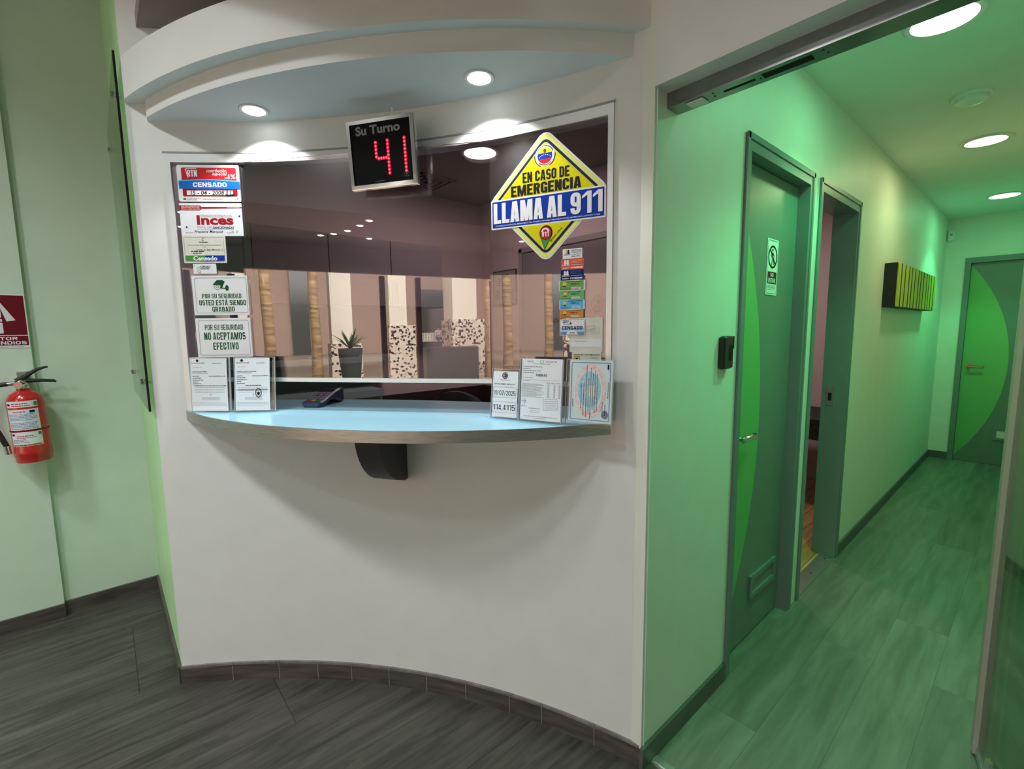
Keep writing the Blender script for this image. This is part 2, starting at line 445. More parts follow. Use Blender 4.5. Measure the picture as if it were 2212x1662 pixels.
class MB:
    def __init__(s):
        s.v = []; s.f = []; s.mi = []; s.mats = []; s.cur = 0
    def m(s, material):
        if material not in s.mats: s.mats.append(material)
        s.cur = s.mats.index(material)
        return s
    def face(s, idx):
        s.f.append(tuple(idx)); s.mi.append(s.cur)
    def add(s, V, F, X=None):
        o = len(s.v)
        for p in V:
            p = Vector(p)
            s.v.append(X @ p if X else p)
        for f in F: s.face([i + o for i in f])
        return s
    def box(s, x0, x1, y0, y1, z0, z1, X=None):
        V = [(x0, y0, z0), (x1, y0, z0), (x1, y1, z0), (x0, y1, z0), (x0, y0, z1), (x1, y0, z1), (x1, y1, z1), (x0, y1, z1)]
        F = [(0, 3, 2, 1), (4, 5, 6, 7), (0, 1, 5, 4), (1, 2, 6, 5), (2, 3, 7, 6), (3, 0, 4, 7)]
        return s.add(V, F, X)
    def rbox(s, x0, x1, y0, y1, z0, z1, b=0.004, X=None):
        # box with chamfered vertical edges and top/bottom rims
        b = min(b, (x1 - x0) / 2.2, (y1 - y0) / 2.2, (z1 - z0) / 2.2)
        def ring(i, z):
            return [(x0 + i + b, y0 + i, z), (x1 - i - b, y0 + i, z), (x1 - i, y0 + i + b, z), (x1 - i, y1 - i - b, z),
                    (x1 - i - b, y1 - i, z), (x0 + i + b, y1 - i, z), (x0 + i, y1 - i - b, z), (x0 + i, y0 + i + b, z)]
        V = ring(b, z0) + ring(0, z0 + b) + ring(0, z1 - b) + ring(b, z1)
        F = [tuple(range(7, -1, -1)), tuple(range(24, 32))]
        for k in range(3):
            for i in range(8):
                j = (i + 1) % 8
                F.append((k * 8 + i, k * 8 + j, k * 8 + 8 + j, k * 8 + 8 + i))
        return s.add(V, F, X)
    def prism(s, pts, z0, z1, X=None):
        n = len(pts)
        V = [(p[0], p[1], z0) for p in pts] + [(p[0], p[1], z1) for p in pts]
        F = [tuple(range(n - 1, -1, -1)), tuple(range(n, 2 * n))]
        for i in range(n):
            j = (i + 1) % n
            F.append((i, j, n + j, n + i))
        return s.add(V, F, X)
    def flat(s, pts, z=0.0, X=None):
        return s.add([(p[0], p[1], z) for p in pts], [tuple(range(len(pts)))], X)
    def arc(s, c, r0, r1, a0, a1, z0, z1, n=48, X=None):
        V = []
        for i in range(n + 1):
            t = R(a0 + (a1 - a0) * i / n)
            for r in (r0, r1):
                for z in (z0, z1):
                    V.append((c[0] + r * math.cos(t), c[1] + r * math.sin(t), z))
        F = []
        for i in range(n):
            a = 4 * i; b = a + 4
            F += [(a, a + 1, b + 1, b), (a + 2, b + 2, b + 3, a + 3), (a + 1, a + 3, b + 3, b + 1), (a, b, b + 2, a + 2)]
        F += [(0, 2, 3, 1), (4 * n, 4 * n + 1, 4 * n + 3, 4 * n + 2)]
        return s.add(V, F, X)
    def cyl(s, p0, p1, r0, r1=None, n=20, X=None):
        return s.tube([p0, p1], [r0, r0 if r1 is None else r1], n, X)
    def tube(s, path, rad, n=12, X=None):
        P = [Vector(p) for p in path]
        if not isinstance(rad, (list, tuple)): rad = [rad] * len(P)
        up = None; rings = []
        for i, p in enumerate(P):
            d = (P[min(i + 1, len(P) - 1)] - P[max(i - 1, 0)]).normalized()
            if up is None:
                up = Vector((0, 0, 1)) if abs(d.z) < 0.9 else Vector((1, 0, 0))
            a = d.cross(up).normalized(); b = a.cross(d).normalized(); up = b
            rings.append([p + (a * math.cos(2 * PI * k / n) + b * math.sin(2 * PI * k / n)) * rad[i] for k in range(n)])
        V = [q for r_ in rings for q in r_]
        F = []
        for i in range(len(P) - 1):
            for k in range(n):
                j = (k + 1) % n
                F.append((i * n + k, i * n + j, (i + 1) * n + j, (i + 1) * n + k))
        F.append(tuple(range(n - 1, -1, -1)))
        F.append(tuple((len(P) - 1) * n + k for k in range(n)))
        return s.add(V, F, X)
    def lathe(s, prof, n=28, X=None):
        V = []; F = []
        for (r, z) in prof:
            for k in range(n):
                V.append((r * math.cos(2 * PI * k / n), r * math.sin(2 * PI * k / n), z))
        for i in range(len(prof) - 1):
            for k in range(n):
                j = (k + 1) % n
                F.append((i * n + k, i * n + j, (i + 1) * n + j, (i + 1) * n + k))
        F.append(tuple(range(n - 1, -1, -1)))
        F.append(tuple((len(prof) - 1) * n + k for k in range(n)))
        return s.add(V, F, X)
    def disc(s, cx, cy, r, z=0.0, n=28, ry=None, X=None):
        ry = r if ry is None else ry
        return s.flat([(cx + r * math.cos(2 * PI * k / n), cy + ry * math.sin(2 * PI * k / n)) for k in range(n)], z, X)
    def ring(s, cx, cy, r0, r1, z=0.0, a0=0, a1=360, n=32, X=None, asp=1.0):
        V = []; F = []
        for k in range(n + 1):
            t = R(a0 + (a1 - a0) * k / n)
            V += [(cx + r0 * math.cos(t), cy + r0 * asp * math.sin(t), z), (cx + r1 * math.cos(t), cy + r1 * asp * math.sin(t), z)]
        for k in range(n): F.append((2 * k, 2 * k + 1, 2 * k + 3, 2 * k + 2))
        return s.add(V, F, X)
    def rect(s, x0, y0, x1, y1, z=0.0, r=0.0, X=None):
        if r <= 0: return s.flat([(x0, y0), (x1, y0), (x1, y1), (x0, y1)], z, X)
        return s.flat(rrect(x0, y0, x1, y1, r), z, X)
    def frame(s, x0, y0, x1, y1, t, z=0.0, r=0.0, X=None):
        if r <= 0: r = t * 1.01
        a = rrect(x0, y0, x1, y1, r); b = rrect(x0 + t, y0 + t, x1 - t, y1 - t, max(r - t, 1e-5))
        n = len(a)
        return s.add([(p[0], p[1], z) for p in a + b], [(i, (i + 1) % n, n + (i + 1) % n, n + i) for i in range(n)], X)
    def stroke(s, pts, wd, z=0.0, X=None, closed=False):
        P = [Vector((p[0], p[1])) for p in pts]
        n = len(P); A = []; B = []
        for i in range(n):
            if closed: d = P[(i + 1) % n] - P[i - 1]
            else: d = P[min(i + 1, n - 1)] - P[max(i - 1, 0)]
            d.normalize(); q = Vector((-d.y, d.x)) * wd / 2
            A.append(P[i] + q); B.append(P[i] - q)
        m_ = n if closed else n - 1
        return s.add([(p.x, p.y, z) for p in A + B], [(i, n + i, n + (i + 1) % n, (i + 1) % n) for i in range(m_)], X)
    def text(s, body, x0, y0, x1, y1, z=0.0, bold=0.0, res=2, shear=0.0, rot=0.0, X=None):
        V, F = text_mesh(body, bold, res, shear)
        xs = [p[0] for p in V]; ys = [p[1] for p in V]
        ax, bx, ay, by = min(xs), max(xs), min(ys), max(ys)
        W = [(x0 + (p[0] - ax) / (bx - ax) * (x1 - x0), y0 + (p[1] - ay) / (by - ay) * (y1 - y0)) for p in V]
        if rot:
            cx, cy = (x0 + x1) / 2, (y0 + y1) / 2; c_, s_ = math.cos(R(rot)), math.sin(R(rot))
            W = [(cx + (p[0] - cx) * c_ - (p[1] - cy) * s_, cy + (p[0] - cx) * s_ + (p[1] - cy) * c_) for p in W]
        return s.add([(p[0], p[1], z) for p in W], F, X)
    def block(s, body, x0, y0, x1, y1, z=0.0, t=0.2, w=0.5, gap=0.075, X=None):
        # heavy condensed signwriting letters built from stems and bowls
        P, W = block_polys(body, t, w, gap)
        kx = (x1 - x0) / W; ky = y1 - y0
        for q, lay in P: s.flat([(x0 + p[0] * kx, y0 + p[1] * ky) for p in q], z + 0.00003 * lay, X)
        return s
    def words(s, x0, y, x1, h, z=0.0, fill=1.0, rnd=random, X=None):
        # a line of very small print, as word-long strokes
        x = x0; end = x0 + (x1 - x0) * fill
        while x < end - h:
            wl = rnd.uniform(1.5, 6.0) * h
            xe = min(x + wl, end)
            s.rect(x, y, xe, y + h * rnd.uniform(0.75, 1.0), z, X=X)
            x = xe + h * 0.7
        return s

def rrect(x0, y0, x1, y1, r, n=5):
    P = []
    for cx, cy, a in ((x1 - r, y1 - r, 0), (x0 + r, y1 - r, 90), (x0 + r, y0 + r, 180), (x1 - r, y0 + r, 270)):
        for k in range(n + 1):
            t = R(a + 90 * k / n)
            P.append((cx + r * math.cos(t), cy + r * math.sin(t)))
    return P

def round_poly(P, r, n=5):
    out = []
    m_ = len(P)
    for i in range(m_):
        p = Vector(P[i]); a = (Vector(P[i - 1]) - p).normalized(); b = (Vector(P[(i + 1) % m_]) - p).normalized()
        ang = a.angle(b) / 2
        d = r / math.tan(ang)
        c = p + (a + b).normalized() * (r / math.sin(ang))
        s0 = p + a * d; s1 = p + b * d
        t0 = math.atan2(s0.y - c.y, s0.x - c.x); t1 = math.atan2(s1.y - c.y, s1.x - c.x)
        while t1 - t0 > PI: t1 -= 2 * PI
        while t1 - t0 < -PI: t1 += 2 * PI
        for k in range(n + 1):
            t = t0 + (t1 - t0) * k / n
            out.append((c.x + r * math.cos(t), c.y + r * math.sin(t)))
    return out

MW = {}
def obj(name, mb, material=None, parent=None, local=False, smooth=True, M=None):
    """link a builder as ONE mesh object; geometry is in world space unless local"""
    me = bpy.data.meshes.new(name)
    me.from_pydata([tuple(p) for p in mb.v], [], mb.f)
    mats = mb.mats if mb.mats else [material]
    for q in mats: me.materials.append(q)
    if mb.mats:
        for p, i in zip(me.polygons, mb.mi): p.material_index = i
    o = bpy.data.objects.new(name, me)
    COL.objects.link(o)
    base = M if M is not None else Matrix.Identity(4)
    if parent is not None:
        o.parent = parent
        base = MW[parent.name]
        MW[o.name] = base
    else:
        o.matrix_world = base
        MW[o.name] = base
    if not local: me.transform(base.inverted())
    bm = bmesh.new(); bm.from_mesh(me)
    bmesh.ops.recalc_face_normals(bm, faces=[f for f in bm.faces])
    bm.to_mesh(me); bm.free()
    if smooth:
        me.polygons.foreach_set('use_smooth', [True] * len(me.polygons))
        me.set_sharp_from_angle(angle=R(32))
    me.update()
    return o

def fobj(name, mb, material=None, parent=None, M=None):
    """flat print layers in local coordinates, facing local +Z"""
    o = obj(name, mb, material, parent, True, False, M)
    bm = bmesh.new(); bm.from_mesh(o.data)
    for f in bm.faces:
        f.normal_update()
        if f.normal.z < 0: f.normal_flip()
    bm.to_mesh(o.data); bm.free()
    return o

def tag(o, label, cat, group=None):
    o['label'] = label; o['category'] = cat
    if group: o['group'] = group
    return o

def thing(name, label, cat, loc=(0, 0, 0), M=None, group=None):
    o = bpy.data.objects.new(name, None)
    COL.objects.link(o)
    o.empty_display_size = 0.05
    X = M if M is not None else Matrix.Translation(loc)
    o.matrix_world = X
    MW[o.name] = X
    return tag(o, label, cat, group)

def struct(name, mb, material=None, parent=None, smooth=True):
    o = obj(name, mb, material, parent, smooth=smooth)
    if parent is None: o['kind'] = 'structure'
    return o

def sroot(name, loc=(0, 0, 0)):
    o = bpy.data.objects.new(name, None)
    COL.objects.link(o)
    o['kind'] = 'structure'
    o.matrix_world = Matrix.Translation(loc)
    MW[o.name] = Matrix.Translation(loc)
    return o

def basis(o, right, up):
    x = Vector(right).normalized(); y = Vector(up).normalized(); z = x.cross(y).normalized(); y = z.cross(x)
    X = Matrix((x, y, z)).transposed().to_4x4()
    X.translation = Vector(o)
    return X

# ---------------------------------------------------------------- room shell
CC = (-0.109, -1.286)       # centre of the curved counter wall
RW = 2.66
A0, A1 = 147.42, 105.10
def PT(a, r=RW):
    t = R(a)
    return Vector((CC[0] + r * math.cos(t), CC[1] + r * math.sin(t)))

struct('floor', MB().box(-3.39, 3.0, -4.5, 1.33, -0.05, 0.0), M_floor, smooth=False)
b = MB().box(-3.6, 3.0, 1.33, 7.3, -0.055, 0.0)
struct('floor_corridor', b, M_cfloor, smooth=False)

# curved counter wall with the service opening
b = MB()
b.arc(CC, RW, RW + 0.12, A0, A1, 0, 1.19, 64)
b.arc(CC, RW, RW + 0.12, A0, A1, 2.186, LOBBY_Z, 64)
b.arc(CC, RW, RW + 0.12, A0, 144.8, 1.19, 2.186, 6)
b.arc(CC, RW, RW + 0.12, 107.95, A1, 1.19, 2.186, 6)
struct('wall_counter', b, M_wall)

# end face beside the counter (lime) and left wall with pilaster
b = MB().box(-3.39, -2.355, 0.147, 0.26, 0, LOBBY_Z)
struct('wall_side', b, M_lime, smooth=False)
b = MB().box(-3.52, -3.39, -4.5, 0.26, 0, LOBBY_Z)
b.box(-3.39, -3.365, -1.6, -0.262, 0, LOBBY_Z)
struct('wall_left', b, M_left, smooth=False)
# facade above the corridor mouth
b = MB().box(-0.805, 3.0, 1.27, 1.36, 2.196, LOBBY_Z)
b.box(0.14, 3.0, 1.27, 1.40, 0, 2.196)
struct('wall_front', b, M_wall, smooth=False)
# lobby ceiling, right wall and shop front wall behind the camera
b = MB().box(-3.6, 3.0, -4.6, 1.36, LOBBY_Z, LOBBY_Z + 0.08)
struct('ceiling', b, mat('lobby_ceiling_paint', (0.40, 0.40, 0.39), 0.7), smooth=False)
b = MB().box(-3.39, 3.0, -4.5, -2.45, 2.70, LOBBY_Z)
struct('ceiling_soffit', b, mat('lobby_bulkhead_paint', (0.13, 0.115, 0.105), 0.6), smooth=False)
struct('wall_right', MB().box(3.0, 3.1, -4.6, 1.4, 0, LOBBY_Z), M_wall, smooth=False)
b = MB().box(-3.52, 3.1, -4.62, -4.5, 2.35, LOBBY_Z + 0.05)
b.box(-3.52, -2.9, -4.62, -4.5, 0, 2.35)
struct('wall_back', b, M_taupe, smooth=False)

# corridor walls
YD = [(1.27, 1.888, 0, CORR_Z), (1.888, 2.654, 2.228, CORR_Z), (2.654, 2.757, 0, CORR_Z), (2.757, 3.508, 2.232, CORR_Z), (3.508, 7.05, 0, CORR_Z)]
b = MB()
for (y0, y1, z0, z1) in YD: b.box(-0.93, -0.805, y0, y1, z0, z1)
struct('wall_corridor_left', b, M_corr, smooth=False)
struct('wall_corridor_right', MB().box(0.14, 0.26, 1.40, 7.05, 0, CORR_Z), M_corr, smooth=False)
b = MB().box(-0.93, -0.639, 7.05, 7.16, 0, CORR_Z)
b.box(-0.639, 0.26, 7.05, 7.16, 2.205, CORR_Z)
b.box(0.135, 0.26, 7.05, 7.16, 0, 2.205)
struct('wall_corridor_end', b, M_corr, smooth=False)
struct('ceiling_corridor', MB().box(-0.93, 0.26, 1.36, 7.16, CORR_Z, CORR_Z + 0.08), M_ceil, smooth=False)

# booth room behind the glass and the room past the open door
BX0, BX1, BY1 = -3.52, -0.93, 2.72
b = MB().box(BX0 - 0.1, BX0, 0.26, BY1, 0, CORR_Z)
struct('wall_booth_left', b, M_pink, smooth=False)
b = MB().box(BX0 - 0.1, -2.95, BY1, BY1 + 0.02, 0, CORR_Z)
b.box(-2.95, -1.95, BY1, BY1 + 0.02, 2.17, CORR_Z)
b.box(-1.95, BX1, BY1, BY1 + 0.02, 0, CORR_Z)
struct('wall_booth_back', b, M_pink, smooth=False)
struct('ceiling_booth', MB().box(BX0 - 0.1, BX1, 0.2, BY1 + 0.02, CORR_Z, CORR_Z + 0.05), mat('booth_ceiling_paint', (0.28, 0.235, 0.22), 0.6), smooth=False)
b = MB().box(-3.3, -3.2, BY1 + 0.02, 5.2, 0, CORR_Z)
b.box(-3.3, -0.93, 5.2, 5.3, 0, CORR_Z)
b.box(-3.3, -0.93, BY1 + 0.02, BY1 + 0.034, 0, CORR_Z)
struct('wall_room', b, M_pink, smooth=False)
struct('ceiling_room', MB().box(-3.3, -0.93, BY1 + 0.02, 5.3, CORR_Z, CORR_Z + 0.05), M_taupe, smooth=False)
struct('floor_room', MB().box(-3.3, -0.875, BY1 + 0.035, 5.2, 0.0, 0.004), M_woodfl, smooth=False)

# baseboards
def curved_base():
    b = MB()
    js = [147.43, 142.9, 138.6, 134.9, 131.6, 127.9, 124.2, 120.4, 116.3, 113.4, 108.9, 105.12]
    for i in range(len(js) - 1):
        a, c = js[i], js[i + 1]
        b.m(M_base).arc(CC, RW - 0.011, RW, a, c + 0.05, 0, 0.069, 8)
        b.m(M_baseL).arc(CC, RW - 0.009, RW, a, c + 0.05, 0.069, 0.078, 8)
        if i: b.m(M_grout).arc(CC, RW - 0.0116, RW, a - 0.025, a + 0.02, 0.0, 0.078, 1)
    return b
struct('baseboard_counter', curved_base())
b = MB().m(M_base).box(-3.365, -3.353, -1.6, -0.262, 0, 0.075).box(-3.39, -3.377, -0.262, 0.147, 0, 0.075)
b.m(M_grout).box(-3.378, -3.3765, -0.263, -0.261, 0, 0.075)
struct('baseboard_left', b, smooth=False)
struct('baseboard_side', MB().m(M_base).box(-3.377, -2.352, 0.135, 0.147, 0, 0.075), smooth=False)
b = MB()
for (y0, y1) in ((1.262, 1.886), (3.51, 7.05)): b.m(M_cbase).box(-0.805, -0.793, y0, y1, 0, 0.079)
b.box(-0.795, -0.64, 7.038, 7.05, 0, 0.079)
struct('baseboard_corridor', b, smooth=False)
b = MB().m(M_alu).box(-0.792, 0.14, 1.312, 1.35, 0, 0.006)
b.box(-0.792, 0.14, 1.322, 1.34, 0.006, 0.009)
struct('trim_1', b, smooth=False)
b = MB().m(M_alu).box(-0.88, -0.80, 2.80, 3.466, 0, 0.008)
for yy in (2.87, 3.13, 3.40): b.m(M_slot).disc(-0.835, yy, 0.006, 0.0084, 10)
struct('trim_2', b, smooth=False)

# canopy over the counter: two stacked lens-shaped slabs
def lens(c, r, z0, z1, a_in=(A0, A1), n=56):
    """area between the counter wall and an arc that bulges into the lobby"""
    p0, p1 = PT(a_in[0]), PT(a_in[1])
    t0 = math.atan2(p0.y - c[1], p0.x - c[0]); t1 = math.atan2(p1.y - c[1], p1.x - c[0])
    while t1 < t0: t1 += 2 * PI
    out = []
    for k in range(n + 1):
        t = t0 + (t1 - t0) * k / n
        q = Vector((c[0] + r * math.cos(t), c[1] + r * math.sin(t)))
        if k == 0: q = p0
        if k == n: q = p1
        out.append(q)
    inn = [PT(a_in[0] + (a_in[1] - a_in[0]) * k / n, RW + 0.02) for k in range(n + 1)]
    V = []; F = []
    for q, i_ in zip(out, inn):
        V += [(q.x, q.y, z0), (q.x, q.y, z1), (i_.x, i_.y, z0), (i_.x, i_.y, z1)]
    for k in range(n):
        a = 4 * k; c_ = a + 4
        F += [(a, a + 1, c_ + 1, c_), (a + 2, c_ + 2, c_ + 3, a + 3), (a + 1, a + 3, c_ + 3, c_ + 1), (a, c_, c_ + 2, a + 2)]
    F += [(0, 2, 3, 1), (4 * n, 4 * n + 1, 4 * n + 3, 4 * n + 2)]
    return V, F
M_soff = mat('pale_blue_soffit_paint', (0.78, 0.86, 0.88), 0.6, noise=0.02, nscale=6)
def two_tone(b, V, F):
    o = len(b.v)
    b.v += [Vector(p) for p in V]
    for i, f in enumerate(F):
        b.m(M_soff if (i % 4 == 3 and i < len(F) - 2) else M_wall).face([k + o for k in f])
b = MB()
two_tone(b, *lens((-2.897, 2.45), 2.378, 2.365, 2.508))
two_tone(b, *lens((-2.923, 2.513), 2.3985, 2.3045, 2.365, (145.9, 106.7)))
o = struct('trim_3', b)
o['label'] = 'white crescent canopy over the service counter'

# ---------------------------------------------------------------- service window
win = sroot('window_1', (-1.7, 0.85, 1.19))
b = MB().arc(CC, RW - 0.006, RW + 0.03, 144.8, 107.95, 2.155, 2.187, 64)
b.arc(CC, RW - 0.006, RW + 0.03, 144.8, 144.38, 1.192, 2.155, 3)
b.arc(CC, RW - 0.006, RW + 0.03, 108.34, 107.95, 1.192, 2.155, 3)
obj('window_frame', b, M_frame, win)
b = MB().arc(CC, RW - 0.004, RW - 0.0075, 144.9, 107.85, 2.187, 2.193, 64)
obj('frame_gasket', b, M_grey, win)
PANES = {'A': (144.38, 139.2), 'B': (139.2, 117.5), 'C': (117.5, 108.34)}
def pane_axes(k):
    a, c = PT(PANES[k][0]), PT(PANES[k][1])
    t = (c - a).normalized()
    n = Vector((t.y, -t.x))
    return a, c, t, n            # n points into the lobby
PA = [144.38, 139.2, 117.5, 108.34]
def folded(r0, r1, z0, z1):
    F_ = [PT(a, r0) for a in PA]; K_ = [PT(a, r1) for a in reversed(PA)]
    return MB().prism([(p.x, p.y) for p in F_ + K_], z0, z1)
b = folded(RW, RW + 0.006, 1.3215, 2.156)
obj('glass_pane', b, M_glass, win, smooth=False)
obj('bottom_rail', folded(RW - 0.004, RW + 0.012, 1.306, 1.322), M_frame, win, smooth=False)

def pane_M(k, t, z, off=0.003):
    a, c, tv, n = pane_axes(k)
    p = a + tv * t + n * off
    return basis((p.x, p.y, z), (tv.x, tv.y, 0), (0, 0, 1))

# ---------------------------------------------------------------- service counter
sh = thing('counter_shelf', 'pale blue crescent service counter with a brushed metal edge under the window', 'counter', (-1.6, 0.75, 1.06))
def shelf_outline(cx, cy, r, n=40, inset=0.0):
    p0, p1 = PT(145.0), PT(107.95)
    t0 = math.atan2(p0.y - cy, p0.x - cx); t1 = math.atan2(p1.y - cy, p1.x - cx)
    while t1 < t0: t1 += 2 * PI
    P = []
    for k in range(n + 1):
        t = t0 + (t1 - t0) * k / n
        # blend radius to hit both wall points
        d0 = (p0 - Vector((cx, cy))).length; d1 = (p1 - Vector((cx, cy))).length
        u = k / n
        rr = r + (d0 - r) * max(0, 1 - u * 6) + (d1 - r) * max(0, 1 - (1 - u) * 6)
        rr -= inset
        P.append((cx + rr * math.cos(t), cy + rr * math.sin(t)))
    return P
front = shelf_outline(-2.381, 1.794, 1.554)
def slab(P, r_in, z0, z1, a0, a1):
    n = len(P) - 1
    V = []; F = []
    for k, p in enumerate(P):
        i_ = PT(a0 + (a1 - a0) * k / n, r_in)
        V += [(p[0], p[1], z0), (p[0], p[1], z1), (i_.x, i_.y, z0), (i_.x, i_.y, z1)]
    for k in range(n):
        a = 4 * k; c_ = a + 4
        F += [(a, a + 1, c_ + 1, c_), (a + 2, c_ + 2, c_ + 3, a + 3), (a + 1, a + 3, c_ + 3, c_ + 1), (a, c_, c_ + 2, a + 2)]
    F += [(0, 2, 3, 1), (4 * n, 4 * n + 1, 4 * n + 3, 4 * n + 2)]
    return V, F
fr_in = shelf_outline(-2.381, 1.794, 1.554, inset=0.006)
obj('counter_top', MB().add(*slab(fr_in, RW + 0.26, 1.158, 1.191, 144.75, 108.0)), M_shelf, sh)
n_ = len(front) - 1
V = []; F = []
for k in range(n_ + 1):
    for (p, z) in ((front[k], 1.153), (front[k], 1.1915), (fr_in[k], 1.153), (fr_in[k], 1.1915)): V.append((p[0], p[1], z))
for k in range(n_):
    a = 4 * k; c_ = a + 4
    F += [(a, a + 1, c_ + 1, c_), (a + 2, c_ + 2, c_ + 3, a + 3), (a + 1, a + 3, c_ + 3, c_ + 1), (a, c_, c_ + 2, a + 2)]
F += [(0, 2, 3, 1), (4 * n_, 4 * n_ + 1, 4 * n_ + 3, 4 * n_ + 2)]
obj('edge_band', MB().add(V, F), M_edge, sh)
# quarter-round support fin under the shelf
ba = 126.4
pw = PT(ba); inn = Vector((CC[0], CC[1])) - pw; inn.normalize()
tb = Vector((-inn.y, inn.x))
prof = [(0, 1.156), (0.225, 1.156)]
for k in range(1, 13):
    t = k / 12 * PI / 2
    prof.append((0.225 * math.cos(t) ** 0.9 if k < 12 else 0.0, 1.156 - 0.235 * math.sin(t)))
prof[-1] = (0.03, 0.915); prof.append((0.0, 0.915))
V = []; F = []
for sgn in (-0.0475, 0.0475):
    for (d, z) in prof:
        q = pw + inn * d + tb * sgn
        V.append((q.x, q.y, z))
m_ = len(prof)
F = [tuple(range(m_)), tuple(range(2 * m_ - 1, m_ - 1, -1))] + [(i, (i + 1) % m_, m_ + (i + 1) % m_, m_ + i) for i in range(m_)]
obj('support_bracket', MB().add(V, F), M_brk, sh)

# canopy downlights
for i, (lx, ly) in enumerate(CAN_LAMPS):
    t = thing('downlight', ['recessed spotlight in the canopy ceiling above the left end of the counter',
                            'recessed spotlight in the canopy ceiling above the yellow emergency sign'][i], 'ceiling light', (lx, ly, 2.3045), group='canopy spotlights')
    b = MB().lathe([(0.040, -0.001), (0.050, -0.001), (0.050, -0.004), (0.047, -0.006), (0.041, -0.005)], 28, X=Matrix.Translation((lx, ly, 2.3045)))
    obj('trim_ring', b, M_ring, t)
    b = MB().lathe([(0.001, -0.013), (0.024, -0.011), (0.040, -0.004), (0.040, 0.0)], 24, X=Matrix.Translation((lx, ly, 2.3045)))
    obj('lamp_lens', b, M_lensw, t)

def disc_light(x, y, z, lens, label, group, r=0.1):
    t = thing('ceiling_light', label, 'ceiling light', (x, y, z), group=group)
    X = Matrix.Translation((x, y, z))
    obj('trim_ring', MB().lathe([(r, -0.0005), (r + 0.018, -0.0005), (r + 0.018, -0.006), (r + 0.012, -0.010), (r, -0.008)], 36, X=X), M_ring, t)
    obj('lamp_lens', MB().lathe([(0.001, -0.018), (r * 0.6, -0.015), (r * 0.97, -0.008), (r * 0.97, -0.0005)], 36, X=X), lens, t)
    return t
disc_light(*CORR_LAMPS[0], CORR_Z, M_lensw, 'round white ceiling light nearest the corridor entrance', 'corridor ceiling lights')
disc_light(*CORR_LAMPS[1], CORR_Z, M_lensy, 'dim yellowish round ceiling light in the middle of the corridor', 'corridor ceiling lights')
disc_light(*CORR_LAMPS[2], CORR_Z, M_lensw, 'round white ceiling light at the far end of the corridor', 'corridor ceiling lights')
disc_light(-0.10, 1.72, CORR_Z, M_lensw, 'added round light, unseen above the metal door track, brightening the corridor entrance', 'corridor ceiling lights')  # fixture added to go with the unseen green spot
disc_light(-2.48, 1.925, CORR_Z, M_lensp, 'glowing round ceiling light inside the booth behind the glass', 'booth ceiling lights', 0.105)
for i, (lx, ly) in enumerate(LOBBY_LAMPS):
    disc_light(lx, ly, LOBBY_Z, M_lensl, 'round lobby ceiling light above and behind the viewer', 'lobby ceiling lights', 0.11)
for (lx, ly, lb) in ((-1.359, -3.73, 'first'), (-1.227, -3.578, 'second'), (-1.105, -3.319, 'third'), (-1.022, -2.984, 'fourth'), (-0.977, -2.694, 'fifth'), (-0.781, -3.692, 'lone')):
    disc_light(lx, ly, 2.70, M_lensl, ('tiny lobby spotlight mirrored in the glass, %s of the curved row' % lb) if lb != 'lone' else 'tiny lobby spotlight mirrored in the glass just below the curved row', 'small lobby spotlights mirrored in the glass', 0.035)
t = thing('smoke_detector', 'small round smoke detector on the green-lit corridor ceiling between two lights', 'smoke detector', (-0.34, 3.35, CORR_Z))
X = Matrix.Translation((-0.34, 3.35, CORR_Z))
obj('base', MB().lathe([(0.075, 0), (0.075, -0.012), (0.070, -0.016)], 32, X=X), M_white, t)
obj('sensor_cap', MB().lathe([(0.060, -0.016), (0.060, -0.030), (0.045, -0.040), (0.02, -0.043)], 32, X=X), M_white, t)

# ---------------------------------------------------------------- corridor doors
def bulge(y0, z0, z1, s, n=28):
    """circle segment on a door leaf, chord on the edge y0"""
    h = (z1 - z0) / 2; r = (h * h + s * s) / (2 * s); zc = (z0 + z1) / 2
    P = []
    for k in range(n + 1):
        a = math.asin(h / r) * (1 - 2 * k / n)
        P.append((y0 + r * math.cos(a) - (r - s), zc + r * math.sin(a)))
    return P
def yz_prism(b, P, x0, x1):
    n = len(P)
    V = [(x0, p[0], p[1]) for p in P] + [(x1, p[0], p[1]) for p in P]
    F = [tuple(range(n)), tuple(range(2 * n - 1, n - 1, -1))] + [(i, n + i, n + (i + 1) % n, (i + 1) % n) for i in range(n)]
    return b.add(V, F)
def door_frame_x(y0, y1, zt, wd=0.045):
    b = MB()
    for (x0, x1) in ((-0.93, -0.798),):
        b.box(x0, x1, y0, y0 + wd, 0, zt); b.box(x0, x1, y1 - wd, y1, 0, zt); b.box(x0, x1, y0 + wd, y1 - wd, zt - wd * 1.3, zt)
    # raised outer casing and stop bead
    b.box(-0.799, -0.793, y0 - 0.003, y0 + 0.018, 0, zt); b.box(-0.799, -0.793, y1 - 0.018, y1 + 0.003, 0, zt); b.box(-0.799, -0.793, y0, y1, zt - 0.02, zt + 0.003)
    return b
d1 = sroot('door_1', (-0.85, 2.27, 0))
obj('door_frame', door_frame_x(1.888, 2.654, 2.228), M_dframe, d1, smooth=False)
obj('door_leaf', MB().box(-0.895, -0.852, 1.936, 2.608, 0.008, 2.165), M_dgrey, d1, smooth=False)
b = MB(); yz_prism(b, bulge(1.937, 0.085, 2.08, 0.325), -0.852, -0.850)
obj('green_inlay', b, M_dgreen, d1, smooth=False)
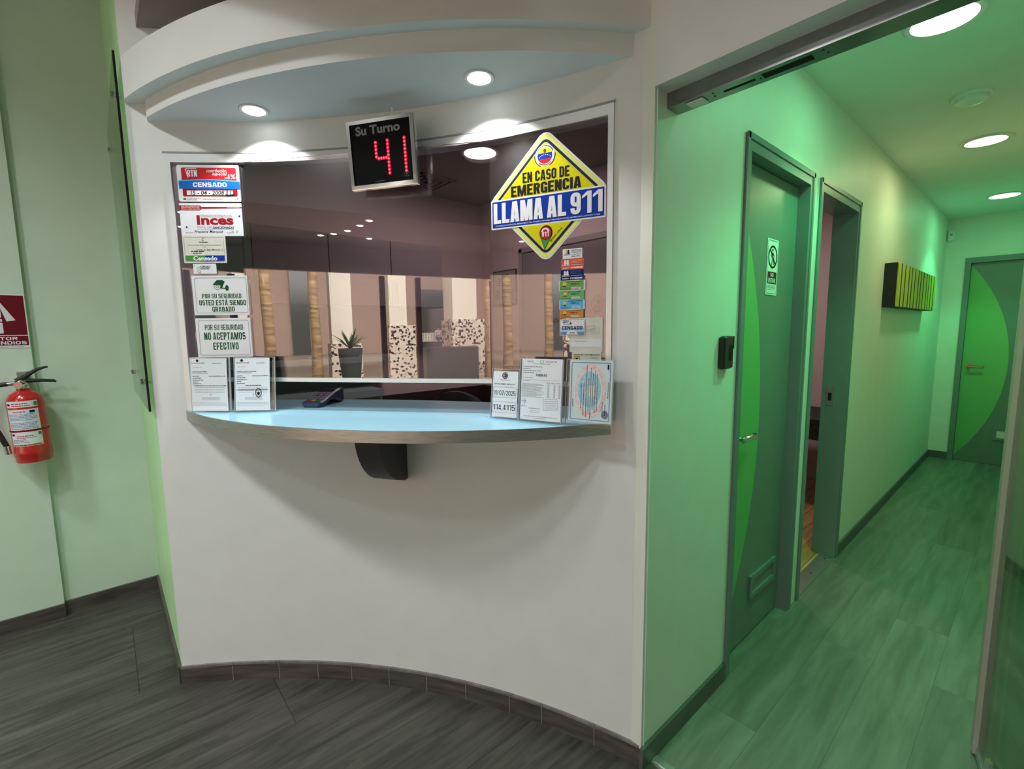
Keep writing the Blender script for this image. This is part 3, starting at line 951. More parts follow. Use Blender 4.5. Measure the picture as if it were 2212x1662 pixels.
def vent_x(b, y0, y1, z0, z1, x):
    t_ = 0.022
    b.m(M_dframe).box(x - 0.001, x + 0.012, y0, y1, z0, z0 + t_).box(x - 0.001, x + 0.012, y0, y1, z1 - t_, z1)
    b.box(x - 0.001, x + 0.012, y0, y0 + t_, z0 + t_, z1 - t_).box(x - 0.001, x + 0.012, y1 - t_, y1, z0 + t_, z1 - t_)
    b.m(M_dgrey).box(x - 0.001, x + 0.002, y0 + t_, y1 - t_, z0 + t_, z1 - t_)
    return b
obj('vent_grille', vent_x(MB(), 2.235, 2.545, 0.20, 0.315, -0.852), None, d1, smooth=False)
def lever(b, x, y, z, sgn=1, ln=0.13):
    b.cyl((x, y, z), (x + 0.010, y, z), 0.026, n=24)
    b.cyl((x + 0.010, y, z), (x + 0.048, y, z), 0.010, n=14)
    b.rbox(x + 0.040, x + 0.056, min(y - 0.012 * sgn, y + ln * sgn), max(y - 0.012 * sgn, y + ln * sgn), z - 0.013, z + 0.013, 0.005)
    return b
obj('lever_handle', lever(MB(), -0.852, 1.99, 1.03), M_chrome, d1)

d2 = sroot('door_2', (-0.85, 3.13, 0))
obj('door_frame', door_frame_x(2.757, 3.508, 2.232), M_dframe, d2, smooth=False)
obj('door_leaf', MB().box(-1.60, -0.932, 2.775, 2.815, 0.008, 2.165), M_dgrey, d2, smooth=False)
obj('strike_plate', MB().m(M_alu).box(-0.905, -0.86, 3.459, 3.4635, 1.0, 1.12).m(M_slot).box(-0.893, -0.873, 3.4575, 3.4592, 1.03, 1.08), None, d2, smooth=False)

d3 = sroot('door_3', (-0.25, 7.09, 0))
b = MB().box(-0.639, -0.594, 7.035, 7.16, 0, 2.205).box(0.09, 0.135, 7.035, 7.16, 0, 2.205).box(-0.594, 0.09, 7.035, 7.16, 2.15, 2.205)
obj('door_frame', b, M_dframe, d3, smooth=False)
obj('door_leaf', MB().box(-0.593, 0.089, 7.085, 7.125, 0.006, 2.148), M_dgrey, d3, smooth=False)
P = bulge(-0.590, 0.05, 2.13, 0.345)
b = MB()
n = len(P)
b.add([(p[0], 7.083, p[1]) for p in P] + [(p[0], 7.086, p[1]) for p in P], [tuple(range(n)), tuple(range(2 * n - 1, n - 1, -1))] + [(i, n + i, n + (i + 1) % n, (i + 1) % n) for i in range(n)])
obj('green_inlay', b, M_dgreen, d3, smooth=False)
b = MB()
b.m(M_dframe).box(-0.30, 0.02, 7.072, 7.086, 0.275, 0.30).box(-0.30, 0.02, 7.072, 7.086, 0.375, 0.40).box(-0.30, -0.275, 7.072, 7.086, 0.30, 0.375).box(-0.005, 0.02, 7.072, 7.086, 0.30, 0.375)
b.m(M_frame).box(-0.275, -0.005, 7.078, 7.086, 0.30, 0.375)
obj('vent_grille', b, None, d3, smooth=False)
b = MB().cyl((-0.535, 7.085, 1.06), (-0.535, 7.072, 1.06), 0.028, n=20).cyl((-0.535, 7.075, 1.06), (-0.535, 7.035, 1.06), 0.010, n=12)
b.rbox(-0.545, -0.415, 7.030, 7.044, 1.035, 1.058, 0.005)
obj('lever_handle', b, M_brass, d3)

# overhead track of the glass entrance door
tk = thing('door_track', 'long slotted metal door track across the top of the corridor entrance', 'door track', (-0.3, 1.37, 2.155))
obj('track_profile', MB().box(-0.804, 0.14, 1.335, 1.40, 2.153, 2.196), M_track, tk, smooth=False)
b = MB()
for (x0, x1, w_) in ((-0.648, -0.565, 0.010), (-0.545, -0.43, 0.026)):
    b.m(M_slot).box(x0, x1, 1.366 - w_ / 2, 1.366 + w_ / 2, 2.1522, 2.1535)
for xx in (-0.672, -0.676, -0.553, -0.405, -0.400): b.disc(xx, 1.352 + (xx * 1000 % 3) * 0.010, 0.0028, 2.1524, 10)
obj('track_slots', b, None, tk, smooth=False)
b = MB().rbox(-0.752, -0.70, 1.345, 1.388, 2.148, 2.1535, 0.004)
obj('end_cover', b, M_white, tk)
# glass door swung into the corridor
gd = thing('glass_door', 'frameless-looking glass door with pinkish-grey edge stile, swung open into the corridor', 'door', (0.12, 1.42, 0))
h0 = Vector((0.115, 1.42)); h1 = Vector((-0.048, 2.205))
dv = (h1 - h0).normalized(); nv = Vector((-dv.y, dv.x))
def strip(a, c, tn, z0, z1):
    q = [a + nv * tn, c + nv * tn, c - nv * tn, a - nv * tn]
    return MB().prism([(p.x, p.y) for p in q], z0, z1)
obj('edge_stile', strip(h1 - dv * 0.035, h1, 0.0185, 0.012, 2.14), M_stile, gd, smooth=False)
obj('glass_panel', strip(h0, h1 - dv * 0.035, 0.005, 0.03, 2.14), M_dglass, gd, smooth=False)
obj('bottom_rail', strip(h0, h1 - dv * 0.02, 0.010, 0.010, 0.035), M_alu, gd, smooth=False)
b = MB()
q = h1 - dv * 0.16
b.box(q.x - 0.010, q.x + 0.002, q.y - 0.03, q.y - 0.005, 0.0, 0.105).box(q.x + 0.010, q.x + 0.022, q.y - 0.05, q.y - 0.025, 0.0, 0.095)
obj('floor_clamp', b, M_chrome, gd)

# wall-mounted items in the corridor
rd = thing('card_reader', 'small glossy black card reader on the corridor wall before the first door', 'card reader', (-0.805, 1.77, 1.345))
obj('housing', MB().rbox(-0.806, -0.780, 1.728, 1.805, 1.345, 1.468, 0.006), M_black, rd)
obj('reader_window', MB().box(-0.781, -0.779, 1.765, 1.795, 1.375, 1.435), M_screen, rd, smooth=False)
obj('metal_edge', MB().box(-0.790, -0.7795, 1.8045, 1.807, 1.42, 1.467), M_chrome, rd, smooth=False)
pc = thing('wall_sculpture', 'black box with a front of upright greenish bamboo slats on the corridor wall', 'wall decoration', (-0.805, 5.08, 1.63))
obj('box_body', MB().box(-0.806, -0.730, 4.255, 5.90, 1.632, 1.941), M_blackm, pc, smooth=False)
b = MB().m(M_bamboo)
y = 4.255; k = 0
while y < 5.88:
    w_ = 0.128 + 0.02 * ((k * 7) % 3 - 1)
    b.rbox(-0.735, -0.722, y + 0.0015, min(y + w_, 5.90) - 0.016, 1.633, 1.941, 0.003)
    if y > 4.3: b.m(M_blackm).box(-0.736, -0.7212, y - 0.009, y + 0.009, 1.634, 1.940)
    b.m(M_bamboo)
    y += w_; k += 1
obj('bamboo_slats', b, None, pc)
sn = thing('alarm_sensor', 'small pale motion sensor high in the far corridor corner', 'sensor', (-0.80, 7.05, 2.40))
obj('housing', MB().rbox(-0.800, -0.742, 7.0, 7.05, 2.40, 2.51, 0.010), M_white, sn)
obj('sensor_window', MB().box(-0.780, -0.758, 6.9985, 7.002, 2.455, 2.475), M_grey, sn, smooth=False)

# ---------------------------------------------------------------- printed signs
def board(name, label, cat, M, wd, ht, material, r=0.004, th=0.002, group=None):
    """a thin printed sheet or plate: mesh thing in local x/y with print children"""
    b = MB().prism(rrect(0, 0, wd, ht, r), -th, 0)
    o = obj(name, b, material, None, True, False, M)
    return tag(o, label, cat, group)
Z1, Z2, Z3, Z4, Z5 = 0.0004, 0.0008, 0.0012, 0.0016, 0.0020

# red, white and blue tax sticker
s = board('tax_sticker', 'red and blue sticker reading CENSADO with a handwritten date, top left of the window', 'sticker', pane_M('A', 0.020, 2.010), 0.236, 0.135, M_pw, 0.008)
b = MB().m(M_pred).rect(0.017, 0.064, 0.222, 0.126, Z1, 0.006).m(M_dred).rect(0.017, 0.019, 0.222, 0.064, Z1, 0.006)
b.m(M_pw).rect(0.032, 0.024, 0.205, 0.041, Z2)
fobj('red_panel', b, None, s)
P = [(0.005 + 0.228 * k / 12, 0.079 + 0.004 * math.sin(PI * k / 12) - 0.006 * max(0, k / 12 - 0.55)) for k in range(13)]
b = MB().m(M_lblue).flat(list(reversed(P)) + [(0.005, 0.07), (0.233, 0.065)], Z2)
b.m(M_pblue).flat([(p[0], p[1] - 0.004) for p in reversed(P)] + [(0.005, 0.048), (0.233, 0.046)], Z3)
fobj('blue_band', b, None, s)
b = MB().m(M_pw).block('CENSADO', 0.058, 0.054, 0.184, 0.071, Z4, 0.26, 0.86, 0.1)
b.block('RTN', 0.040, 0.092, 0.076, 0.117, Z3, 0.15, 0.42, 0.06).text('contribución', 0.112, 0.108, 0.186, 0.121, Z3, 0.01, 2, 0.3).text('especial', 0.132, 0.094, 0.188, 0.108, Z3, 0.01, 2, 0.3)
b.text('1%', 0.192, 0.084, 0.219, 0.101, Z3, 0.035, 2).text('del', 0.177, 0.085, 0.189, 0.091, Z3, 0.02, 1)
b.stroke([(0.034, 0.120), (0.042, 0.088)], 0.003, Z3).stroke([(0.034, 0.121), (0.075, 0.122)], 0.002, Z3)
b.m(M_ink).text('15 - 04 - 2008', 0.046, 0.0245, 0.172, 0.0405, Z3, 0.012, 2, 0.15)
b.stroke([(0.176, 0.024), (0.190, 0.022), (0.212, 0.026)], 0.006, Z3).stroke([(0.184, 0.042), (0.182, 0.020)], 0.004, Z3).stroke([(0.196, 0.040), (0.195, 0.022)], 0.003, Z3)
b.rect(0.017, 0.007, 0.027, 0.012, Z1).m(M_grey).words(0.030, 0.010, 0.085, 0.003, Z1).words(0.030, 0.005, 0.068, 0.003, Z1).words(0.09, 0.008, 0.165, 0.003, Z1).m(M_ink).text('1106', 0.212, 0.006, 0.224, 0.012, Z1, 0.02, 1)
fobj('lettering', b, None, s)

s = board('inspection_notice', 'white paper notice with red Inces lettering on the left of the window', 'notice', pane_M('A', 0.018, 1.880), 0.236, 0.124, M_paper, 0.003)
b = MB().m(M_dred).flat([(0, 0.097), (0.078, 0.097), (0.083, 0.103), (0.236, 0.105), (0.236, 0.110), (0.083, 0.110), (0.078, 0.116), (0, 0.116)], Z1)
b.m(M_coral)
for yy in (0.1115, 0.1065, 0.1015): b.words(0.008, yy - 0.001, 0.077, 0.0028, Z2)
b.words(0.18, 0.1065, 0.23, 0.002, Z2)
fobj('red_header', b, None, s)
b = MB().m(M_dred).text('Inces', 0.062, 0.042, 0.200, 0.079, Z1, 0.04, 3)
b.m(M_grey).text('EMPRESA VISITADA POR', 0.078, 0.074, 0.196, 0.081, Z2, 0, 1).text('EVITA SER', 0.062, 0.030, 0.118, 0.037, Z1, 0, 1).rect(0.078, 0.0715, 0.200, 0.0725, Z1).rect(0.062, 0.0255, 0.200, 0.0265, Z1)
b.m(M_navy).text('SANCIONADO', 0.120, 0.0275, 0.200, 0.0365, Z1, 0.03, 2)
b.m(M_ink).text('Presente Marquez', 0.050, 0.008, 0.158, 0.0225, Z1, 0.006, 2, 0.2).text('15', 0.190, 0.010, 0.199, 0.020, Z1, 0, 1, 0.2).text('07', 0.206, 0.010, 0.216, 0.020, Z1, 0, 1, 0.2)
b.disc(0.022, 0.034, 0.0035, Z1, 12).disc(0.224, 0.075, 0.0035, Z1, 12).m(M_grey).words(0.016, 0.012, 0.046, 0.0025, Z1).words(0.172, 0.011, 0.188, 0.0025, Z1)
fobj('lettering', b, None, s)

s = board('census_certificate', 'cream certificate with a green and blue Censado footer on the window', 'certificate', pane_M('A', 0.018, 1.777), 0.163, 0.104, M_cream, 0.004)
b = MB().m(M_pgreen).flat([(0.010, 0.008), (0.082, 0.006), (0.082, 0.029), (0.007, 0.029), (0.007, 0.011)], Z1).m(M_royal).flat([(0.082, 0.006), (0.153, 0.008), (0.156, 0.011), (0.156, 0.029), (0.082, 0.029)], Z1)
fobj('coloured_footer', b, None, s)
b = MB().m(M_grey).frame(0.006, 0.005, 0.157, 0.099, 0.0012, Z1, 0.006)
b.m(M_pw).text('Censado', 0.036, 0.009, 0.128, 0.027, Z2, 0.035, 2)
b.m(M_ink).text('CENSO DE ACTIVIDADES ECONOMICAS', 0.020, 0.066, 0.145, 0.0705, Z1, 0, 1).text('2022', 0.076, 0.059, 0.088, 0.0635, Z1, 0, 1).text('Sumat', 0.064, 0.077, 0.096, 0.083, Z1, 0.02, 1)
b.ring(0.080, 0.090, 0.0045, 0.0058, Z1, 30, 300, 14)
b.text('Servicio de Viajes Marocchi c.a', 0.050, 0.046, 0.152, 0.054, Z1, 0.012, 1, 0.2).words(0.03, 0.043, 0.085, 0.004, Z1).words(0.036, 0.036, 0.07, 0.003, Z1)
fobj('lettering', b, None, s)

s = board('small_census_label', 'little white label with a black CENSO mark between certificate and camera sign', 'label', pane_M('A', 0.050, 1.7355), 0.088, 0.039, M_paper, 0.002)
b = MB().m(M_ink).text('CENSO', 0.028, 0.023, 0.066, 0.031, Z1, 0.03, 2, 0.25).words(0.030, 0.018, 0.062, 0.003, Z1).stroke([(0.014, 0.020), (0.022, 0.026), (0.030, 0.020)], 0.0012, Z1)
b.rect(0.006, 0.028, 0.0072, 0.035, Z1).frame(0.0165, 0.006, 0.0275, 0.016, 0.0012, Z1).words(0.019, 0.003, 0.028, 0.0015, Z1)
fobj('lettering', b, None, s)

def green_sign(label, t, z, wd, ht):
    s = board('warning_sign', label, 'sign', pane_M('A', t, z), wd, ht, M_pw, 0.003, 0.003)
    b = MB().m(M_grey).frame(0.010, 0.008, wd - 0.010, ht - 0.008, 0.0016, Z1, 0.008)
    fobj('border_line', b, None, s)
    return s
s = green_sign('white sign with a green camera picture reading USTED ESTÁ SIENDO GRABADO', 0.040, 1.574, 0.219, 0.154)
b = MB().m(M_dkgreen).block('POR SU SEGURIDAD', 0.035, 0.066, 0.186, 0.084, Z1, 0.15, 0.48, 0.1).block('USTED ESTÁ SIENDO', 0.022, 0.0385, 0.202, 0.0585, Z1, 0.16, 0.48, 0.1).block('GRABADO', 0.070, 0.013, 0.156, 0.033, Z1, 0.16, 0.48, 0.1)
fobj('lettering', b, None, s)
b = MB().m(M_dkgreen).flat([(0.078, 0.118), (0.096, 0.137), (0.118, 0.137), (0.122, 0.132), (0.112, 0.112), (0.106, 0.117)], Z1)
b.flat([(0.107, 0.108), (0.114, 0.106), (0.126, 0.130), (0.123, 0.134)], Z1).stroke([(0.108, 0.106), (0.132, 0.104)], 0.004, Z1).disc(0.133, 0.106, 0.007, Z1, 18, 0.011)
b.ring(0.096, 0.111, 0.0108, 0.0122, Z1, 150, 400, 24).ring(0.096, 0.111, 0.004, 0.0055, Z1, 0, 360, 16)
fobj('camera_picture', b, None, s)
s = green_sign('white sign reading POR SU SEGURIDAD NO ACEPTAMOS EFECTIVO above the paper stands', 0.040, 1.406, 0.216, 0.156)
b = MB().m(M_dkgreen).block('POR SU SEGURIDAD', 0.035, 0.109, 0.183, 0.130, Z1, 0.13, 0.46, 0.1).block('NO ACEPTAMOS', 0.030, 0.070, 0.190, 0.099, Z1, 0.16, 0.46, 0.1).block('EFECTIVO', 0.062, 0.030, 0.160, 0.059, Z1, 0.16, 0.46, 0.1)
fobj('lettering', b, None, s)

# yellow emergency sign
s = thing('emergency_sign', 'big yellow diamond sign with a blue band reading LLAMA AL 911', 'sign', M=pane_M('C', 0.012, 1.739, 0.0045))
def diamond(h, r): return round_poly([(0.205 + h, 0.200), (0.205, 0.200 + h), (0.205 - h, 0.200), (0.205, 0.200 - h)], r)
b = MB().m(M_pw).prism(diamond(0.2155, 0.030), -0.002, 0)
b.m(M_pyel).flat(diamond(0.209, 0.027), Z1).m(M_navy).flat(diamond(0.190, 0.022), Z2).m(M_yel).flat(diamond(0.178, 0.015), Z3)
fobj('diamond_board', b, None, s)
b = MB().m(M_pw).prism(rrect(0.0, 0.112, 0.408, 0.210, 0.003), -0.001, Z3 + 0.0002)
b.m(M_royal).rect(0.005, 0.117, 0.403, 0.205, Z4 + 0.0002)
b.m(M_pw).block('LLAMA', 0.010, 0.131, 0.196, 0.199, Z5 + 0.0004, 0.21, 0.46, 0.05).block('AL', 0.210, 0.131, 0.277, 0.199, Z5 + 0.0004, 0.21, 0.46, 0.05).block('911', 0.292, 0.131, 0.398, 0.199, Z5 + 0.0004, 0.21, 0.52, 0.06)
b.text('POR RESOLUCIÓN DEL MINISTERIO DEL PODER POPULAR PARA RELACIONES INTERIORES, JUSTICIA Y PAZ', 0.018, 0.1195, 0.390, 0.1265, Z5 + 0.0004, 0.01, 1)
fobj('blue_band', b, None, s)
b = MB().m(M_ink).block('EN CASO DE', 0.122, 0.254, 0.288, 0.287, Z4, 0.19, 0.5, 0.06).block('EMERGENCIA', 0.078, 0.2135, 0.327, 0.2485, Z4, 0.21, 0.52, 0.06)
b.text('@VEN911Oficial', 0.213, 0.070, 0.271, 0.078, Z4, 0.02, 2, 0, 45)
fobj('lettering', b, None, s)
ex, ey = 0.203, 0.331
b = MB().m(M_pw).disc(ex, ey, 0.034, Z4, 40)
b.m(M_navy).ring(ex, ey, 0.0345, 0.0375, Z4, 175, 215, 10).ring(ex, ey, 0.0345, 0.0375, Z4, -35, 5, 10).m(M_pred).ring(ex, ey, 0.0345, 0.0375, Z4, 215, 245, 10).ring(ex, ey, 0.0345, 0.0375, Z4, -65, -35, 10)
def chord(z0, z1, r):
    P = []
    for k in range(13): 
        yy = z0 + (z1 - z0) * k / 12
        P.append((ex + math.sqrt(max(0, r * r - yy * yy)), ey + yy))
    return P + [(2 * ex - p[0], p[1]) for p in reversed(P)]
b.m(M_yel).flat(chord(0.007, 0.0258, 0.026), Z5).m(M_royal).flat(chord(-0.011, 0.007, 0.026), Z5).m(M_pred).flat(chord(-0.0258, -0.011, 0.026), Z5)
b.m(M_pw)
for k in range(8):
    a = R(150 - 120 * k / 7)
    b.disc(ex + 0.0225 * math.cos(a), ey - 0.012 + 0.0135 * math.sin(a), 0.0014, Z5 + 0.0004, 8)
b.m(M_brown).disc(ex, ey + 0.014, 0.0048, Z5 + 0.0004, 12, 0.0065)
b.m(M_ink)
for k in range(20):
    a0 = 20 + 140 * k / 20
    b.ring(ex, ey, 0.0285, 0.0315, Z5, a0, a0 + 4.5, 2)
for k in range(16):
    a0 = 225 + 90 * k / 16
    b.ring(ex, ey, 0.0285, 0.0315, Z5, a0, a0 + 4, 2)
fobj('round_emblem', b, None, s)
px, py = 0.206, 0.083
P = [(px + 0.0235 * math.cos(R(a)), py + 0.0245 * math.sin(R(a))) for a in range(-25, 206, 11)]
b = MB().m(M_ink).flat(P + [(px - 0.005, 0.028)], Z4).m(M_pgreen).flat([(px + 0.019, py - 0.012), (px - 0.019, py - 0.012), (px - 0.005, 0.032)], Z5)
b.m(M_ink).disc(px - 0.001, py, 0.0215, Z5 + 0.0002, 30, 0.0225).m(M_pred).disc(px - 0.001, py, 0.0195, Z5 + 0.0004, 30, 0.0205)
b.m(M_pw).block('911', px - 0.014, py - 0.012, px + 0.010, py + 0.004, Z5 + 0.0008, 0.2, 0.5, 0.08).ring(px - 0.002, py + 0.002, 0.0095, 0.0145, Z5 + 0.0006, 25, 155, 14)
b.rect(px - 0.016, py + 0.004, px - 0.010, py + 0.008, Z5 + 0.0007).rect(px + 0.006, py + 0.004, px + 0.012, py + 0.008, Z5 + 0.0007)
fobj('location_pin', b, None, s)

# column of small stickers on the right
def card(label, t, z, wd, ht, base, kind, off=0.003):
    s = board('permit_sticker', label, 'sticker', pane_M('C', t, z, off), wd, ht, base, 0.0015, 0.001, group='column of permit stickers on the window')
    return s
def bear_card(label, t, z, wd, ht, base, fg, light=False):
    s = card(label, t, z, wd, ht, base, 'bear')
    b = MB()
    if light: b.m(M_gold)
    else: b.m(fg)
    b.disc(wd * 0.19, ht * 0.76, ht * 0.11, Z1, 14, ht * 0.15).disc(wd * 0.19, ht * 0.58, ht * 0.14, Z1, 14, ht * 0.10)
    if light: b.m(M_navy)
    b.disc(wd * 0.30, ht * 0.76, ht * 0.11, Z1, 14, ht * 0.15).disc(wd * 0.30, ht * 0.58, ht * 0.14, Z1, 14, ht * 0.10)
    b.m(M_ink if light else fg).text('BARUTA', wd * 0.06, ht * 0.36, wd * 0.40, ht * 0.48, Z1, 0.03, 1)
    if light:
        for k in range(3): b.words(wd * 0.46, ht * (0.82 - 0.12 * k), wd * 0.95, ht * 0.05, Z1)
        b.text('DECLARACIÓN 2019', wd * 0.46, ht * 0.36, wd * 0.95, ht * 0.46, Z1, 0.02, 1).text('IMPRE 32309', wd * 0.46, ht * 0.16, wd * 0.88, ht * 0.27, Z1, 0.03, 1)
    else:
        b.text('DECLARACIÓN 2017', wd * 0.45, ht * 0.38, wd * 0.94, ht * 0.47, Z1, 0.02, 1).text('SANEADO', wd * 0.07, ht * 0.10, wd * 0.36, ht * 0.22, Z1, 0.03, 1)
        b.rect(wd * 0.43, ht * 0.10, wd * 0.95, ht * 0.23, Z1).m(base).words(wd * 0.46, ht * 0.13, wd * 0.62, ht * 0.06, Z2)
        for k in range(3): b.m(M_steel if base is M_navy else M_coral).words(wd * 0.44, ht * (0.84 - 0.12 * k), wd * 0.92, ht * 0.025, Z1)
    fobj('print', b, None, s)
bear_card('white permit sticker at the top of the sticker column under the yellow sign', 0.276, 1.732, 0.067, 0.0315, M_paper, M_ink, True)
bear_card('red-orange permit sticker, second in the sticker column', 0.270, 1.6965, 0.079, 0.0350, M_vermil, M_pw)
bear_card('dark navy permit sticker below the red-orange one', 0.269, 1.6625, 0.079, 0.0335, M_navy, M_pw)
def sun_card(label, t, z, wd, ht, base, rim=None, num='4853'):
    s = card(label, t, z, wd, ht, rim or base, 'sun')
    b = MB()
    if rim: b.m(base).rect(wd * 0.01 if rim is M_lblue else 0.003, 0.003, wd * 0.93, ht - 0.001, Z1)
    b.m(M_gold).disc(wd * 0.22, ht * 0.66, ht * 0.21, Z2, 18, ht * 0.22).m(M_brown).disc(wd * 0.22, ht * 0.46, ht * 0.17, Z3, 12, ht * 0.08).stroke([(wd * 0.08, ht * 0.40), (wd * 0.20, ht * 0.5)], ht * 0.05, Z3)
    b.m(M_ink).text('CANON 1%' if num == '4853' else 'SUSMO 16', wd * 0.44, ht * 0.58, wd * 0.76, ht * 0.74, Z2, 0.03, 1).words(wd * 0.34, ht * 0.86, wd * 0.9, ht * 0.06, Z2).text('DECLARACIÓN 2015', wd * 0.06, ht * 0.13, wd * 0.46, ht * 0.25, Z2, 0.02, 1)
    b.m(M_cream).rect(wd * 0.47, ht * 0.12, wd * 0.83, ht * 0.34, Z2).m(M_vermil if num == '54896' else M_ink).text('N° ' + num, wd * 0.50, ht * 0.16, wd * 0.76, ht * 0.29, Z3, 0.01, 1)
    fobj('print', b, None, s)
sun_card('grass green permit sticker with a pale rim in the sticker column', 0.2625, 1.6275, 0.092, 0.0330, M_grgreen, M_cream)
sun_card('mint green permit sticker just above the light blue one', 0.267, 1.5975, 0.084, 0.0290, M_mint, None, '54896')
sun_card('light blue permit sticker above the orange one', 0.264, 1.566, 0.089, 0.0310, M_lblue, M_sky, '28419')
sun_card('orange permit sticker near the bottom of the sticker column', 0.265, 1.537, 0.083, 0.0275, M_orange, None, '17 751')
s = card('white and blue CENSADO sticker at the bottom of the sticker column', 0.266, 1.480, 0.088, 0.054, M_pw, 'c', 0.0045)
b = MB().m(M_sky).rect(0.003, 0.003, 0.085, 0.024, Z1, 0.003).m(M_steel).rect(0.003, 0.003, 0.085, 0.012, Z2, 0.003)
b.m(M_pw).flat([(0.044 + 0.020 * math.cos(R(a)), 0.003 + 0.014 * math.sin(R(a))) for a in range(0, 181, 12)], Z3)
b.m(M_navy).block('CENSADO', 0.008, 0.0195, 0.080, 0.031, Z3, 0.24, 0.8, 0.1).text('CENSO', 0.011, 0.045, 0.034, 0.051, Z1, 0.02, 1).words(0.011, 0.041, 0.034, 0.0025, Z1).words(0.012, 0.036, 0.036, 0.0015, Z1).flat([(0.034, 0.037), (0.043, 0.037), (0.039, 0.046)], Z1)
b.m(M_ink).words(0.036, 0.0075, 0.053, 0.0025, Z4).m(M_grey).frame(0.0015, 0.0015, 0.0865, 0.0525, 0.001, Z1, 0.003)
fobj('print', b, None, s)
s = board('paper_notice', 'worn cream sheet with two outlined cards drawn on it, beside the CENSADO sticker', 'notice', pane_M('C', 0.300, 1.424, 0.002), 0.113, 0.114, M_cream, 0.004, 0.001)
b = MB().m(M_grey)
for (cx, cy, a) in ((0.073, 0.078, 8), (0.088, 0.069, 8)):
    X = Matrix.Translation((cx, cy, 0)) @ Matrix.Rotation(R(a), 4, 'Z')
    b.frame(-0.015, -0.0095, 0.015, 0.0095, 0.0009, Z1, 0.003, X=X)
    b.words(-0.010, -0.004, 0.010, 0.0015, Z1, X=X)
b.m(M_paper).rect(0.004, 0.018, 0.110, 0.045, Z1).m(M_grey).words(0.02, 0.035, 0.06, 0.002, Z2)
fobj('print', b, None, s)
s = board('fumigation_certificate', 'cream certificate slip headed CERTIFICADO DE FUMIGACION with a round yellow badge', 'certificate', pane_M('C', 0.309, 1.330, 0.003), 0.100, 0.094, M_cream, 0.002, 0.001)
b = MB().m(M_ink).text('CERTIFICADO DE FUMIGACION', 0.006, 0.083, 0.094, 0.088, Z1, 0.02, 1).text('HPE 2851', 0.066, 0.073, 0.090, 0.077, Z1, 0, 1).words(0.034, 0.066, 0.055, 0.002, Z1)
b.disc(0.0175, 0.072, 0.0115, Z1, 22, 0.009).m(M_gold).disc(0.0175, 0.072, 0.0100, Z2, 22, 0.0075).m(M_ink).disc(0.0175, 0.072, 0.0050, Z3, 14, 0.004).m(M_gold).rect(0.054, 0.062, 0.096, 0.0685, Z1).m(M_ink).words(0.056, 0.064, 0.094, 0.0025, Z2)
b.m(M_grey)
for k in range(6): b.words(0.008, 0.050 - k * 0.007, 0.092, 0.002, Z1)
fobj('print', b, None, s)

# ---------------------------------------------------------------- acrylic stands on the counter
def stand(label, a, c, ht, tilt, papers):
    a = Vector(a); c = Vector(c)
    t = (c - a); L = t.length; t.normalize()
    up = Matrix.Rotation(R(tilt), 3, t.to_3d()) @ Vector((0, 0, 1)) if False else None
    n = Vector((t.y, -t.x))
    if n.dot(-a) < 0: n = -n
    upv = Vector((-n.x * math.sin(R(tilt)), -n.y * math.sin(R(tilt)), math.cos(R(tilt))))
    M = basis((a.x, a.y, 1.1945), (t.x, t.y, 0), upv)
    s = thing('sign_holder', label, 'sign holder', M=M)
    b = MB().m(M_clear).box(0, L, 0, ht, -0.0045, -0.003)
    b.m(M_acedge).box(-0.0012, 0, 0, ht, -0.0045, 0.002).box(L, L + 0.0012, 0, ht, -0.0045, 0.002).box(-0.0012, L + 0.0012, ht, ht + 0.0014, -0.0045, -0.0025)
    ob = obj('clear_holder', b, None, s, True, False)
    ob['label'] = 'clear acrylic sheet holder'
    # flat foot
    f = MB().m(M_clear).box(0, L, -0.0022, -0.0005, -0.0045, 0.030)
    X = Matrix.Rotation(R(-tilt), 4, 'X')
    f2 = MB(); f2.mats = f.mats; f2.f = f.f; f2.mi = f.mi; f2.v = [X @ v for v in f.v]
    obj('foot', f2, None, s, True, False)
    return s, L
